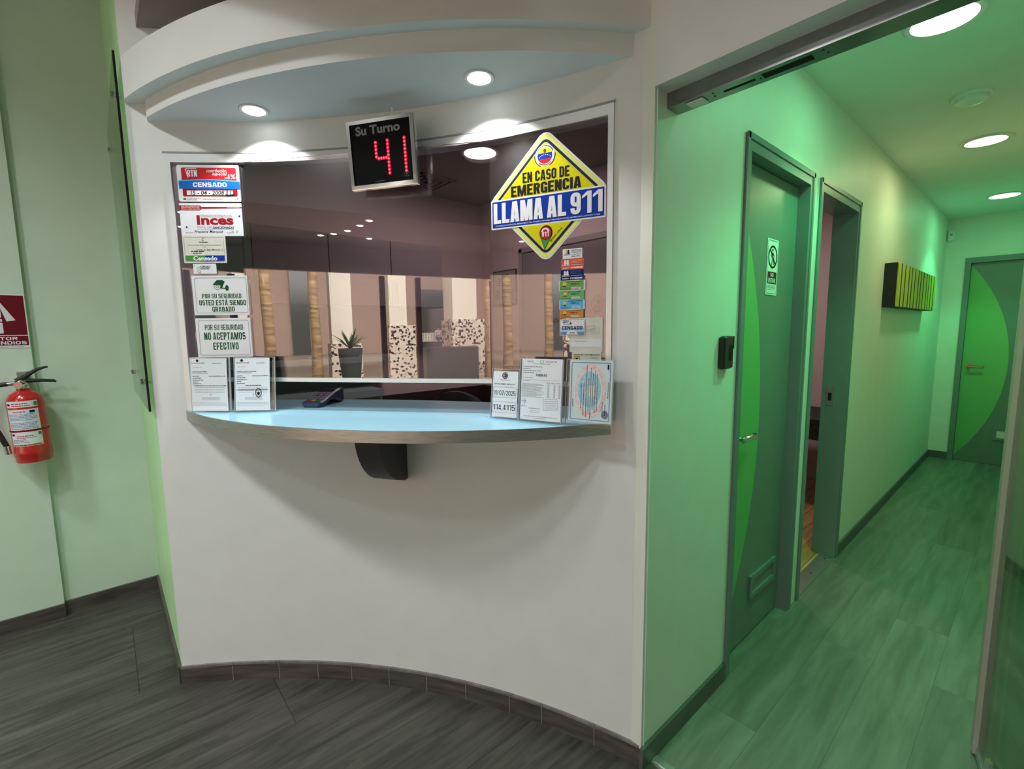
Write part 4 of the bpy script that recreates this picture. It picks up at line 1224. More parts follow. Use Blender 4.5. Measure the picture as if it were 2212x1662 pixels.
def permit_print(W, H, seal, heavy):
    b = MB().m(M_ink)
    b.disc(W * 0.20, H * 0.955, 0.0055, Z1, 16)
    b.words(0.006, H * 0.905, W * 0.42, 0.002, Z1).words(W * 0.62, H * 0.90, W * 0.86, 0.0018, Z1)
    b.m(M_grey).words(0.012, H * 0.83, W * 0.32, 0.0015, Z1)
    b.m(M_ink).text('LICENCIA DE TURISMO' if not heavy else 'REGISTRO TURISTICO NACIONAL', 0.008, H * 0.735, W * (0.46 if not heavy else 0.62), H * 0.755, Z1, 0.02, 1)
    b.words(0.008, H * 0.715, W * 0.5, 0.0018, Z1)
    for k, (x0, x1) in enumerate(((0.05, 0.22), (0.05, 0.30), (0.05, 0.35), (0.05, 0.2), (0.05, 0.28))):
        b.words(W * x0, H * (0.655 - 0.036 * k), W * x1, 0.0021, Z1)
    b.words(W * 0.5, H * 0.655, W * 0.96, 0.0022, Z1).words(W * 0.3 if heavy else 0.012, H * 0.47, W * 0.97 if not heavy else W * 0.75, 0.0026, Z1)
    b.m(M_grey)
    for k in range(4): b.words(W * 0.10, H * (0.44 - 0.032 * k), W * 0.92, 0.0012, Z1)
    if heavy: b.rect(0.004, H * 0.385, W * 0.95, H * 0.405, Z1)
    for k in range(3): b.words(W * 0.28, H * (0.25 - 0.024 * k), W * 0.78, 0.0016, Z1)
    for k in range(3): b.words(0.005, H * (0.15 - 0.026 * k), W * 0.96, 0.0012, Z1)
    b.m(M_ink).stroke([(W * 0.5, H * 0.28), (W * 0.53, H * 0.33), (W * 0.51, H * 0.30), (W * 0.56, H * 0.31)], 0.0008, Z1)
    if seal:
        b.ring(W * 0.67, H * 0.335, 0.0105, 0.0125, Z2, 0, 360, 24, asp=1.5).disc(W * 0.67, H * 0.325, 0.0055, Z2, 16, 0.007).ring(W * 0.67, H * 0.335, 0.0085, 0.0092, Z2, 0, 360, 24, asp=1.4)
    return b
def sheet(s, W, H, x0, y0, material, printer):
    b = MB().m(material).box(x0, x0 + W, y0, y0 + H, -0.0022, -0.0006)
    p = obj('paper_sheet', b, None, s, True, False)
    pr = printer
    q = MB(); q.mats = pr.mats; q.f = pr.f; q.mi = pr.mi
    q.v = [Vector((v.x + x0, v.y + y0, v.z - 0.0006)) for v in pr.v]
    o = fobj('print', q, None, p)
    return p
s, L = stand('printed permit in a clear holder at the far left end of the counter', (-2.228, 0.254), (-2.105, 0.367), 0.213, 3, 0)
sheet(s, L - 0.012, 0.208, 0.000, 0.002, M_paper, permit_print(L - 0.012, 0.208, False, False))
s, L = stand('printed permit with a round stamp in a clear holder on the counter', (-2.092, 0.378), (-1.990, 0.498), 0.212, 6, 0)
sheet(s, L - 0.022, 0.207, 0.002, 0.003, M_paper, permit_print(L - 0.022, 0.207, True, True))
s, L = stand('small white exchange rate card reading 114,4115 in a clear holder on the counter', (-1.280, 1.019), (-1.180, 1.057), 0.171, 7, 0)
W, H = L - 0.008, 0.160
b = MB().m(M_ink).disc(W * 0.48, H * 0.905, 0.0115, Z1, 26).m(M_pw).ring(W * 0.48, H * 0.905, 0.0075, 0.0085, Z2, 0, 360, 20).m(M_grey).disc(W * 0.46, H * 0.91, 0.004, Z2, 12)
b.m(M_grey).words(W * 0.30, H * 0.805, W * 0.68, 0.002, Z1).m(M_ink).text('TIPO DE CAMBIO OFICIAL BCV', W * 0.06, H * 0.705, W * 0.90, H * 0.735, Z1, 0.02, 1)
b.m(M_grey).frame(W * 0.02, H * 0.425, W * 0.95, H * 0.655, 0.0011, Z1).frame(W * 0.02, H * 0.095, W * 0.95, H * 0.335, 0.0011, Z1)
b.m(M_ink).block('11/07/2025', W * 0.05, H * 0.475, W * 0.92, H * 0.575, Z1, 0.13, 0.56, 0.12).block('114,4115', W * 0.04, H * 0.150, W * 0.92, H * 0.270, Z1, 0.13, 0.56, 0.1)
sheet(s, W, H, 0.003, 0.004, M_paper, b)
s, L = stand('white price list headed TARIFAS in a clear holder between two other stands', (-1.172, 1.056), (-1.022, 1.104), 0.208, 6, 0)
W, H = L - 0.006, 0.206
b = MB().m(M_grey).text('MAR', W * 0.14, H * 0.945, W * 0.30, H * 0.968, Z1, 0.01, 2).text('CCHI', W * 0.60, H * 0.945, W * 0.86, H * 0.968, Z1, 0.03, 2).m(M_pgreen).ring(W * 0.50, H * 0.955, 0.0052, 0.0064, Z1, 0, 360, 20).m(M_grey).words(W * 0.28, H * 0.915, W * 0.72, 0.0018, Z1)
for k, x1 in enumerate((0.52, 0.22, 0.5, 0.33)): b.words(W * 0.04, H * (0.865 - 0.032 * k), W * x1, 0.0024, Z1)
b.m(M_ink).block('TARIFAS', W * 0.36, H * 0.715, W * 0.64, H * 0.755, Z1, 0.17, 0.62, 0.12).m(M_grey).words(W * 0.03, H * 0.685, W * 0.3, 0.002, Z1).rect(W * 0.03, H * 0.655, W * 0.96, H * 0.658, Z1).words(W * 0.03, H * 0.635, W * 0.22, 0.002, Z1)
for x in (0.64, 0.75, 0.87): b.words(W * x, H * 0.610, W * (x + 0.09), 0.0022, Z1)
for k in range(13):
    yy = H * (0.585 - 0.0175 * k)
    b.words(W * 0.03, yy, W * random.uniform(0.35, 0.6), 0.0016, Z1)
    for x in (0.66, 0.81, 0.93): b.rect(W * x, yy, W * (x + 0.045), yy + 0.0016, Z1)
b.stroke([(W * 0.04, H * 0.30), (W * 0.13, H * 0.36), (W * 0.09, H * 0.27), (W * 0.14, H * 0.33), (W * 0.10, H * 0.24)], 0.0011, Z1)
b.words(W * 0.03, H * 0.30, W * 0.16, 0.002, Z1).words(W * 0.03, H * 0.215, W * 0.15, 0.002, Z1)
X = Matrix.Translation((W * 0.75, H * 0.27, 0)) @ Matrix.Rotation(R(6), 4, 'Z')
b.frame(-0.026, -0.018, 0.026, 0.018, 0.0009, Z1, X=X)
for k in range(5): b.words(-0.021, 0.010 - k * 0.006, 0.021, 0.0016, Z1, X=X)
b.words(W * 0.22, H * 0.185, W * 0.50, 0.0026, Z1).words(W * 0.26, H * 0.15, W * 0.48, 0.0016, Z1).words(W * 0.24, H * 0.125, W * 0.48, 0.0014, Z1).words(W * 0.10, H * 0.055, W * 0.92, 0.0022, Z1).words(W * 0.34, H * 0.03, W * 0.66, 0.0016, Z1)
sheet(s, W, H, 0.003, 0.004, M_paper, b)
s, L = stand('pink and blue certificate turned sideways in a clear holder, right end of counter', (-1.016, 1.118), (-0.868, 1.165), 0.210, 5, 0)
W, H = L - 0.012, 0.196
b = MB().m(M_steel).frame(0.006, 0.006, W - 0.006, H - 0.006, 0.0022, Z1, 0.004)
b.m(mat('pale_pink_print', (0.78, 0.54, 0.55), 0.5, noise=0.12, nscale=90)).disc(W * 0.50, H * 0.51, W * 0.36, Z1, 40, H * 0.43).m(mat('pale_aqua_paper', (0.58, 0.70, 0.72), 0.5)).disc(W * 0.50, H * 0.51, W * 0.30, Z2, 40, H * 0.36).m(mat('pale_blue_print', (0.36, 0.55, 0.66), 0.5, noise=0.12, nscale=90)).disc(W * 0.48, H * 0.53, W * 0.27, Z2 + 0.0002, 40, H * 0.29)
b.m(M_cream).rect(W * 0.45, H * 0.42, W * 0.62, H * 0.60, Z3)
X = Matrix.Rotation(R(90), 4, 'Z')
b.m(M_ink)
for k, (xx, y0, y1) in enumerate(((0.30, 0.22, 0.62), (0.36, 0.10, 0.64), (0.42, 0.08, 0.92), (0.47, 0.16, 0.72), (0.52, 0.05, 0.88), (0.57, 0.2, 0.8), (0.62, 0.16, 0.84), (0.67, 0.18, 0.8), (0.80, 0.1, 0.36), (0.86, 0.12, 0.30), (0.92, 0.4, 0.66), (0.10, 0.24, 0.36))):
    b.words(H * y0, -W * xx, H * y1, 0.0016, Z4, X=X)
b.words(H * 0.86, -W * 0.92, H * 0.94, 0.006, Z4, X=X)
b.m(mat('muted_seal_print', (0.16, 0.20, 0.27), 0.5, noise=0.4, nscale=300)).disc(W * 0.86, H * 0.14, 0.0105, Z3, 24, 0.013)
sheet(s, W, H, 0.010, 0.012, mat('pale_aqua_paper', (0.58, 0.70, 0.72), 0.5), b)

# ---------------------------------------------------------------- payment terminal
ax = Vector((-0.62, 0.785)).normalized(); wx = Vector((ax.y, -ax.x))
TM = basis((-1.985, 0.630, 1.1915), (wx.x, wx.y, 0), (ax.x, ax.y, 0))
t = thing('payment_terminal', 'navy card payment terminal with coloured keys lying on the blue counter', 'card terminal', M=TM)
def side_prof(y):
    u = y / 0.19
    top = 0.024 + 0.040 * (0.5 - 0.5 * math.cos(PI * min(1, u * 1.05)))
    bot = 0.0 if u < 0.22 or u > 0.9 else 0.020 * math.sin(PI * (u - 0.22) / 0.68)
    return top, bot
b = MB()
V = []; F = []
ny = 24
for i in range(ny + 1):
    y = 0.19 * i / ny; top, bot = side_prof(y)
    hw = 0.045 - 0.010 * max(0, 1 - i / 3.0) ** 2 - 0.004 * max(0, (i - 21) / 3.0) - 0.004 * math.sin(PI * i / ny)
    if i == 0: top = 0.017; bot = 0.005
    ch = 0.006
    V += [(-hw + ch, y, bot), (hw - ch, y, bot), (hw, y, bot + ch), (hw, y, top - ch), (hw - ch, y, top), (-hw + ch, y, top), (-hw, y, top - ch), (-hw, y, bot + ch)]
for i in range(ny):
    for k in range(8):
        j = (k + 1) % 8
        F.append((i * 8 + k, i * 8 + j, i * 8 + 8 + j, i * 8 + 8 + k))
F += [tuple(range(7, -1, -1)), tuple(ny * 8 + k for k in range(8))]
b.add(V, F)
obj('terminal_body', b, M_pad, t, True, False)
def key(cx, cy, w_, h_, mt, name='key'):
    z0 = side_prof(cy)[0] - 0.004
    z1 = side_prof(cy)[0] + 0.0035
    obj(name, MB().rbox(cx - w_ / 2, cx + w_ / 2, cy - h_ / 2, cy + h_ / 2, z0, z1, 0.002), mt, t, True, False)
for i, mt in enumerate((M_kred, M_kyel, M_kgrn)): key(-0.024 + 0.024 * i, 0.028, 0.018 if i < 2 else 0.022, 0.014, mt)
b = MB()
for r_ in range(4):
    for c_ in range(3):
        cy = 0.049 + 0.0175 * r_; cx = -0.024 + 0.024 * c_; zt = side_prof(cy)[0]
        b.rbox(cx - 0.0095, cx + 0.0095, cy - 0.006, cy + 0.006, zt - 0.004, zt + 0.0032, 0.002)
obj('number_keys', b, M_key, t, True, False)
V = []
for (x, y) in ((-0.032, 0.128), (0.032, 0.128), (0.032, 0.176), (-0.032, 0.176)): V.append((x, y, side_prof(y)[0] + 0.001))
b = MB().add(V + [(v[0], v[1], v[2] - 0.006) for v in V], [(0, 1, 2, 3), (4, 7, 6, 5), (0, 4, 5, 1), (1, 5, 6, 2), (2, 6, 7, 3), (3, 7, 4, 0)])
obj('screen', b, M_screen, t, True, False)

# ---------------------------------------------------------------- queue number display
bl = Vector((-1.681, 0.7235)); br = Vector((-1.473, 0.8665))
dt = (br - bl).normalized(); dn = Vector((dt.y, -dt.x))
DW = 0.253; DH = 0.224
tl = 2.0
up = (Vector((0, 0, 1)) + Vector((dn.x, dn.y, 0)) * 0.06)
roll = R(1.0)
rv = Vector((dt.x, dt.y, 0)) * math.cos(roll) + Vector((0, 0, 1)) * math.sin(roll)
DM = basis((bl.x, bl.y, 2.004), rv, up)
d = thing('queue_display', 'black Su Turno queue display showing red 41 in a silver frame above the window', 'display', M=DM)
b = MB()
f = 0.012
b.box(0, DW, 0, f, -0.026, 0).box(0, DW, DH - f, DH, -0.026, 0).box(0, f, f, DH - f, -0.026, 0).box(DW - f, DW, f, DH - f, -0.026, 0)
b.box(-0.002, DW + 0.002, -0.002, 0.001, -0.022, -0.006).box(-0.002, DW + 0.002, DH - 0.001, DH + 0.002, -0.022, -0.006).box(-0.002, 0.001, 0, DH, -0.022, -0.006).box(DW - 0.001, DW + 0.002, 0, DH, -0.022, -0.006)
obj('silver_frame', b, M_chrome, d, True, False)
obj('display_panel', MB().box(f * 0.9, DW - f * 0.9, f * 0.9, DH - f * 0.9, -0.024, -0.006), M_screen, d, True, False)
b = MB().m(M_grey).text('Su Turno', 0.032, 0.176, 0.202, 0.206, -0.0055, 0.035, 3)
b.m(M_grey).words(0.092, 0.0205, 0.130, 0.0016, -0.0055)
b.ring(0.215, 0.034, 0.0085, 0.0098, -0.0055, 20, 160, 12, asp=0.8).ring(0.215, 0.034, 0.0085, 0.0098, -0.0055, 200, 340, 12, asp=0.8).disc(0.215, 0.034, 0.003, -0.0055, 10, 0.0022)
fobj('lettering', b, None, d)
four = [(0.105, 0.148 - 0.0118 * k) for k in range(5)] + [(0.114 + 0.0095 * k, 0.095) for k in range(4)] + [(0.151, 0.150 - 0.0118 * k) for k in range(10)]
one = [(0.215, 0.151 - 0.0118 * k) for k in range(10)]
for dots in (four, one):
    b = MB()
    for (x, y) in dots:
        X = Matrix.Translation((x, y, -0.006))
        b.m(M_led).lathe([(0.0058, 0), (0.0056, 0.001), (0.0044, 0.0018)], 12, X=X).m(M_ledc).lathe([(0.0020, 0.0018), (0.0016, 0.0022), (0.001, 0.0024)], 8, X=X)
    obj('red_digit', b, None, d, True, False)
b = MB().box(DW / 2 - 0.03, DW / 2 + 0.03, 0.03, DH - 0.03, -0.085, -0.023)
obj('wall_mount', b, M_black, d, True, False)
b = MB().tube([(0.16, DH - 0.004, -0.04), (0.158, DH + 0.02, -0.05), (0.150, DH + 0.05, -0.062)], 0.003, 8)
obj('power_cable', b, M_white, d, True, False)

# ---------------------------------------------------------------- side sign plate on standoffs
pl = thing('sign_plate', 'tall clear sign plate seen edge-on, held off the lime wall by metal standoffs', 'sign', (-2.8, 0.122, 1.19))
q0 = Vector((-2.34, 0.1235)); q1 = Vector((-3.30, 0.1205))
tv = (q1 - q0).normalized(); nv2 = Vector((-tv.y, tv.x))
if nv2.y > 0: nv2 = -nv2
P = [q0, q1, q1 - nv2 * 0.007, q0 - nv2 * 0.007]
obj('clear_plate', MB().prism([(p.x, p.y) for p in P], 1.194, 2.535), M_plate, pl, smooth=False)
P = [q0 + Vector((0.0035, -0.0005)), q0, q0 - nv2 * 0.0072, q0 - nv2 * 0.0072 + Vector((0.0035, 0))]
obj('dark_edge', MB().prism([(p.x, p.y) for p in P], 1.194, 2.535), M_black, pl, smooth=False)
for (x, z) in ((-2.46, 2.425), (-3.20, 2.43), (-2.46, 1.306), (-3.20, 1.303)):
    b = MB().cyl((x, 0.112, z), (x, 0.1215, z), 0.013, n=16).cyl((x, 0.128, z), (x, 0.148, z), 0.011, n=16)
    obj('standoff', b, M_chrome, pl)

# ---------------------------------------------------------------- fire extinguisher and its sign
WX = -3.365
SM = basis((WX + 0.002, -0.497, 1.442), (0, 1, 0), (0, 0, 1))
s = thing('fire_sign', 'maroon fire extinguisher sign on the left wall above the red extinguisher', 'sign', M=SM)
b = MB().m(M_white).prism(rrect(0, 0, 0.234, 0.262, 0.002), -0.002, 0).m(M_maroon).rect(0.004, 0.064, 0.230, 0.257, Z1).rect(0.004, 0.013, 0.230, 0.060, Z1)
fobj('sign_board', b, None, s)
b = MB().m(M_pw).rect(0.087, 0.072, 0.149, 0.124, Z2, 0.005).rect(0.087, 0.129, 0.148, 0.142, Z2).flat(round_poly([(0.088, 0.148), (0.147, 0.148), (0.147, 0.190), (0.131, 0.210), (0.103, 0.210), (0.088, 0.190)], 0.006), Z2)
b.stroke([(0.111, 0.210), (0.114, 0.236), (0.130, 0.242), (0.142, 0.234)], 0.006, Z2).flat([(0.138, 0.230), (0.147, 0.225), (0.194, 0.136), (0.163, 0.130)], Z2)
fobj('extinguisher_picture', b, None, s)
b = MB().m(M_pw).block('EXTINTOR', 0.042, 0.039, 0.193, 0.055, Z2, 0.24, 0.92, 0.16).block('DE INCENDIOS', 0.015, 0.018, 0.223, 0.034, Z2, 0.24, 0.92, 0.16)
b.m(M_grey).words(0.10, 0.004, 0.21, 0.0035, Z1)
fobj('lettering', b, None, s)

e = thing('fire_extinguisher', 'red fire extinguisher with a black hose hanging on the left wall', 'fire extinguisher', (-3.285, -0.292, 0.885))
X = Matrix.Translation((-3.285, -0.292, 0.0)) @ Matrix.Translation((0, 0, 0.885)) @ Matrix.Rotation(R(1.5), 4, 'X')
prof = [(0.062, 0), (0.066, 0.004), (0.067, 0.03), (0.0695, 0.034), (0.0695, 0.062), (0.068, 0.066), (0.068, 0.29), (0.064, 0.315), (0.052, 0.335), (0.034, 0.348), (0.026, 0.352), (0.025, 0.362)]
obj('cylinder', MB().lathe(prof, 40, X=X), M_red, e)
def wrap(b, z0, z1, a0, a1, r, n=14):
    V = []; F = []
    for k in range(n + 1):
        a = R(a0 + (a1 - a0) * k / n)
        V += [(r * math.cos(a), r * math.sin(a), z0), (r * math.cos(a), r * math.sin(a), z1)]
    for k in range(n): F.append((2 * k, 2 * k + 2, 2 * k + 3, 2 * k + 1))
    return b.add(V, F, X)
def wlines(b, rows, a0, a1, r):
    for (z, frac, h) in rows:
        a = a0
        end = a0 + (a1 - a0) * frac
        while a < end - 2:
            wl = random.uniform(3, 13); wrap(b, z, z + h, a, min(a + wl, end), r, 3); a += wl + 1.8
VA0, VA1 = -62, 40
b = MB().m(M_paper); wrap(b, 0.275, 0.305, VA0, VA1, 0.0684); wrap(b, 0.165, 0.265, VA0, VA1, 0.0684); wrap(b, 0.085, 0.155, VA0, VA1, 0.0684)
b.m(M_pgreen); wrap(b, 0.280, 0.300, 28, 38, 0.0687, 3); wrap(b, 0.135, 0.150, 28, 38, 0.0687, 3)
b.m(M_navy); wrap(b, 0.284, 0.295, VA0 + 4, VA0 + 16, 0.0687, 3); wrap(b, 0.138, 0.147, VA0 + 4, VA0 + 16, 0.0687, 3); wrap(b, 0.247, 0.259, 12, 28, 0.0687, 3)
b.m(M_pred); wlines(b, [(0.291, 0.8, 0.004), (0.281, 0.85, 0.004), (0.252, 0.6, 0.004), (0.133, 0.8, 0.004), (0.125, 0.9, 0.003)], VA0 + 22, 26, 0.0687)
b.m(M_steel); wlines(b, [(0.240 - 0.007 * k, random.uniform(0.6, 1.0), 0.0028) for k in range(5)] + [(0.198 - 0.007 * k, 0.95, 0.003) for k in range(5)] + [(0.116, 0.5, 0.003), (0.109, 0.55, 0.003), (0.102, 0.6, 0.003)], VA0 + 4, VA1 - 4, 0.0687)
b.m(M_gold); wrap(b, 0.087, 0.094, VA0 + 2, VA1 - 2, 0.0686)
b.m(M_ink); wlines(b, [(0.0885, 0.95, 0.0035)], VA0 + 4, VA1 - 4, 0.0688)
obj('printed_label', b, None, e)
obj('retaining_strap', MB().lathe([(0.0685, 0.157), (0.0700, 0.157), (0.0700, 0.163), (0.0685, 0.163)], 40, X=X), M_maroon, e)
obj('valve_head', MB().lathe([(0.022, 0.358), (0.022, 0.372), (0.018, 0.376), (0.018, 0.400), (0.012, 0.404)], 24, X=X).cyl((0.0, -0.002, 0.378), (0.034, -0.012, 0.380), 0.017, n=20, X=X), M_chrome, e)
b = MB().tube([(0.0, -0.020, 0.396), (0.0, 0.01, 0.398), (0.0, 0.07, 0.394), (0.0, 0.112, 0.388), (0.0, 0.120, 0.382)], [0.010, 0.011, 0.008, 0.007, 0.004], 10, X=X)
obj('carry_handle', b, M_rubber, e)
b = MB().tube([(0.0, -0.022, 0.402), (0.0, 0.01, 0.415), (0.0, 0.055, 0.448), (0.0, 0.085, 0.458), (0.0, 0.098, 0.459)], [0.009, 0.011, 0.008, 0.006, 0.004], 10, X=X)
obj('squeeze_lever', b, M_rubber, e)
b = MB().m(M_chrome).tube([(0.0, -0.018, 0.388), (0.0, -0.050, 0.388)], 0.011, 12, X=X).m(M_rubber).tube([(0.0, -0.048, 0.388), (0.0, -0.085, 0.384), (0.005, -0.120, 0.35), (0.01, -0.132, 0.28), (0.015, -0.118, 0.20), (0.02, -0.096, 0.13), (0.02, -0.086, 0.09)], 0.011, 12, X=X)
b.m(M_chrome).tube([(0.02, -0.086, 0.092), (0.02, -0.083, 0.05)], [0.013, 0.012], 12, X=X)
obj('discharge_hose', b, None, e)
obj('wall_bracket', MB().box(-0.080, -0.02, -0.014, 0.016, 0.385, 0.44, X=X).box(-0.078, -0.066, -0.02, 0.02, 0.05, 0.44, X=X), M_alu, e, smooth=False)

# ---------------------------------------------------------------- corridor no-entry sign on the door
nm = basis((-0.8495, 2.262, 1.645), (0, 1, 0), (0, 0, 1))
s = board('no_entry_sign', 'small white no-entry pictogram sign with a maroon band on the first corridor door', 'sign', nm, 0.128, 0.248, M_white, 0.004, 0.002)
b = MB().m(M_ink).frame(0.006, 0.006, 0.122, 0.242, 0.0020, Z1, 0.012)
b.ring(0.064, 0.170, 0.042, 0.051, Z2, 0, 360, 36)
b.stroke([(0.031, 0.202), (0.097, 0.138)], 0.007, Z3)
b.disc(0.060, 0.200, 0.007, Z2, 14).stroke([(0.062, 0.190), (0.064, 0.165)], 0.011, Z2).stroke([(0.064, 0.167), (0.056, 0.148), (0.052, 0.132)], 0.006, Z2).stroke([(0.066, 0.167), (0.076, 0.150), (0.080, 0.134)], 0.006, Z2).stroke([(0.060, 0.187), (0.046, 0.176), (0.050, 0.164)], 0.004, Z2).stroke([(0.064, 0.187), (0.078, 0.178), (0.084, 0.168)], 0.004, Z2)
fobj('pictogram', b, None, s)
b = MB().m(M_maroon).rect(0.014, 0.050, 0.116, 0.104, Z1).m(M_pw).text('NO', 0.048, 0.082, 0.082, 0.099, Z2, 0.03, 2).text('ENTRAR', 0.024, 0.055, 0.106, 0.076, Z2, 0.02, 2).m(M_grey).text('PERSONAL', 0.020, 0.028, 0.110, 0.045, Z1, 0.01, 1).rect(0.016, 0.022, 0.112, 0.024, Z1)
fobj('text_panel', b, None, s)

# ---------------------------------------------------------------- inside the booth
FX = BX0 + 0.32      # front plane of the wall cabinets
def wall_cabinet(y0, y1, mt, label, hy, hz0, hz1, hmat):
    c = thing('wall_cabinet', label, 'cabinet', (BX0, (y0 + y1) / 2, 1.682), group='wall cabinets in the booth')
    obj('carcass', MB().box(BX0 + 0.001, FX - 0.02, y0, y1, 1.682, 2.157), M_cab, c, smooth=False)
    dr = obj('cabinet_door', MB().rbox(FX - 0.02, FX, y0 + 0.003, y1 - 0.003, 1.684, 2.155, 0.002), mt, c)
    n = 12
    pts = [(FX + 0.006 + 0.022 * math.sin(PI * k / n), hy, hz0 + (hz1 - hz0) * k / n) for k in range(n + 1)]
    obj('bow_handle', MB().tube(pts, [0.004 + 0.005 * math.sin(PI * k / n) for k in range(n + 1)], 8), hmat, dr)
ys = [0.30, 0.735, 1.195, 1.645, 2.085]
wall_cabinet(ys[0], ys[1], M_cabg, 'sage green wall cabinet behind the security signs', 0.700, 1.70, 1.86, M_brass)
wall_cabinet(ys[1], ys[2], M_cab, 'plum grey wall cabinet next to the sage green one', 0.775, 1.70, 1.86, M_brass)
wall_cabinet(ys[2], ys[3], M_cab, 'plum grey wall cabinet in the middle of the row', 1.605, 1.70, 1.86, M_brass)
wall_cabinet(ys[3], ys[4], M_cab, 'plum grey wall cabinet at the far end of the row', 1.685, 1.70, 1.86, M_brass)
t = thing('wall_shelf', 'long grey shelf on the booth wall under the cabinets', 'shelf', (BX0 + 0.15, 1.3, 1.27))
obj('shelf_board', MB().box(BX0, BX0 + 0.32, 0.45, 1.72, 1.285, 1.325), M_teal, t, smooth=False)
obj('back_board', MB().box(BX0, BX0 + 0.02, 0.45, 1.66, 1.09, 1.285), M_cabg, t, smooth=False)
for i, yy in enumerate((0.93, 1.28)):
    t = thing('document_tray', ['dark folder lying at the near end of the booth shelf', 'dark folder lying at the far end of the booth shelf'][i], 'folder', (BX0 + 0.2, yy, 1.325))
    obj('cover', MB().rbox(BX0 + 0.08, BX0 + 0.30, yy - 0.12, yy + 0.10, 1.325, 1.338, 0.003), M_blackm, t)
t = thing('side_worktop', 'grey-green worktop running along the booth wall behind the payment terminal', 'worktop', (-3.3, 0.95, 1.03))
obj('top_board', MB().box(BX0 + 0.022, -3.10, 0.40, 1.50, 1.045, 1.095), M_teal, t, smooth=False)
obj('side_panel', MB().box(BX0 + 0.022, -3.14, 1.46, 1.50, 0.0, 1.045), M_teal, t, smooth=False)
b = MB().box(BX0, BX0 + 0.02, 1.5, BY1, 0, 0.985).box(BX0, -2.98, BY1 - 0.02, BY1, 0, 0.985)
struct('trim_4', b, M_brown, smooth=False)
d4 = sroot('door_4', (-2.45, 2.73, 0))
b = MB().box(-2.99, -2.95, BY1 - 0.012, BY1 + 0.02, 0, 2.17).box(-1.95, -1.91, BY1 - 0.012, BY1 + 0.02, 0, 2.17).box(-2.99, -1.91, BY1 - 0.012, BY1 + 0.02, 2.14, 2.18)
obj('door_frame', b, M_taupe, d4, smooth=False)
obj('door_leaf', MB().box(-2.95, -1.95, BY1 + 0.002, BY1 + 0.02, 0.005, 2.14), M_cab, d4, smooth=False)
b = MB().cyl((-2.03, BY1 + 0.004, 1.03), (-2.03, BY1 - 0.045, 1.03), 0.010, n=12).cyl((-2.03, BY1 + 0.003, 1.03), (-2.03, BY1 - 0.006, 1.03), 0.026, n=20).rbox(-2.15, -2.02, BY1 - 0.05, BY1 - 0.036, 1.018, 1.042, 0.004)
obj('lever_handle', b, M_brass, d4)
fm = basis((-3.33, BY1 - 0.013, 1.72), (1, 0, 0), (0, 0, 1))
s = thing('framed_notice', 'small framed printed notice on the back wall inside the booth', 'notice', M=fm)
obj('frame', MB().prism(rrect(0, 0, 0.31, 0.30, 0.003), -0.012, 0.0), M_blackm, s, True, False)
b = MB().m(mat('notice_sheet', (0.30, 0.29, 0.32), 0.5)).rect(0.01, 0.01, 0.30, 0.29, Z1).m(M_ink).words(0.10, 0.255, 0.21, 0.008, Z2)
for k in range(4): b.words(0.07, 0.225 - k * 0.018, 0.24, 0.006, Z2)
for c_ in range(3):
    for k in range(5): b.words(0.03 + 0.09 * c_, 0.125 - k * 0.018, 0.095 + 0.09 * c_, 0.006, Z2)
fobj('sheet', b, None, s)
lm = basis((-2.62, BY1 - 0.012, 1.545), (1, 0, 0), (0, 0, 1))
s = thing('wall_lettering', 'brown VIAJES Y TURISMO lettering with a round emblem behind the sticker column', 'lettering', M=lm)
b = MB().m(M_maroon)
b.text('VIAJES Y TURISMO', 0.0, 0.0, 0.78, 0.048, Z1, 0.03, 2)
fobj('letters', b, None, s)
b = MB().m(M_maroon)
for cx in (0.24, 0.47, 0.64): b.ring(cx, 0.135, 0.050, 0.060, Z1, 0, 360, 28).disc(cx + 0.01, 0.15, 0.016, Z1, 9, 0.022).disc(cx - 0.018, 0.12, 0.010, Z1, 7, 0.014)
fobj('emblem', b, None, s)
v = thing('ceiling_vent', 'square air vent in the booth ceiling next to the queue display', 'vent', (-3.2, 1.98, CORR_Z))
b = MB()
for k in range(4):
    i = 0.045 * k
    b.box(-3.34 + i, -3.04 - i, 1.83 + i, 1.845 + i, CORR_Z - 0.012, CORR_Z).box(-3.34 + i, -3.04 - i, 2.115 - i, 2.13 - i, CORR_Z - 0.012, CORR_Z).box(-3.34 + i, -3.325 + i, 1.83 + i, 2.13 - i, CORR_Z - 0.012, CORR_Z).box(-3.055 - i, -3.04 - i, 1.83 + i, 2.13 - i, CORR_Z - 0.012, CORR_Z)
obj('vent_louvres', b, M_taupe, v, smooth=False)
obj('dark_cavity', MB().box(-3.33, -3.05, 1.84, 2.12, CORR_Z - 0.003, CORR_Z), M_slot, v, smooth=False)

# desk, monitor and chair
dk = thing('office_desk', 'dark brown desk inside the booth behind the counter', 'desk', (-2.1, 2.05, 0))
obj('desk_top', MB().rbox(-2.65, -1.0, 1.80, 2.45, 0.72, 0.76, 0.004), M_brown, dk)
for xx in (-2.62, -1.06): obj('side_panel', MB().box(xx, xx + 0.03, 1.85, 2.42, 0, 0.72), M_brown, dk, smooth=False)
mo = thing('monitor', 'black computer monitor seen behind the price list and the sticker column', 'monitor', (-1.55, 2.0, 0.76))
MM = Matrix.Translation((-1.42, 1.90, 0.76)) @ Matrix.Rotation(R(-18), 4, 'Z')
obj('screen_shell', MB().rbox(-0.29, 0.29, -0.02, 0.02, 0.16, 0.585, 0.006, X=MM), M_black, mo)
obj('stand_neck', MB().box(-0.03, 0.03, 0.015, 0.045, 0.0, 0.36, X=MM), M_black, mo, smooth=False)
obj('stand_foot', MB().rbox(-0.11, 0.11, -0.08, 0.11, 0.0, 0.012, 0.004, X=MM), M_black, mo)
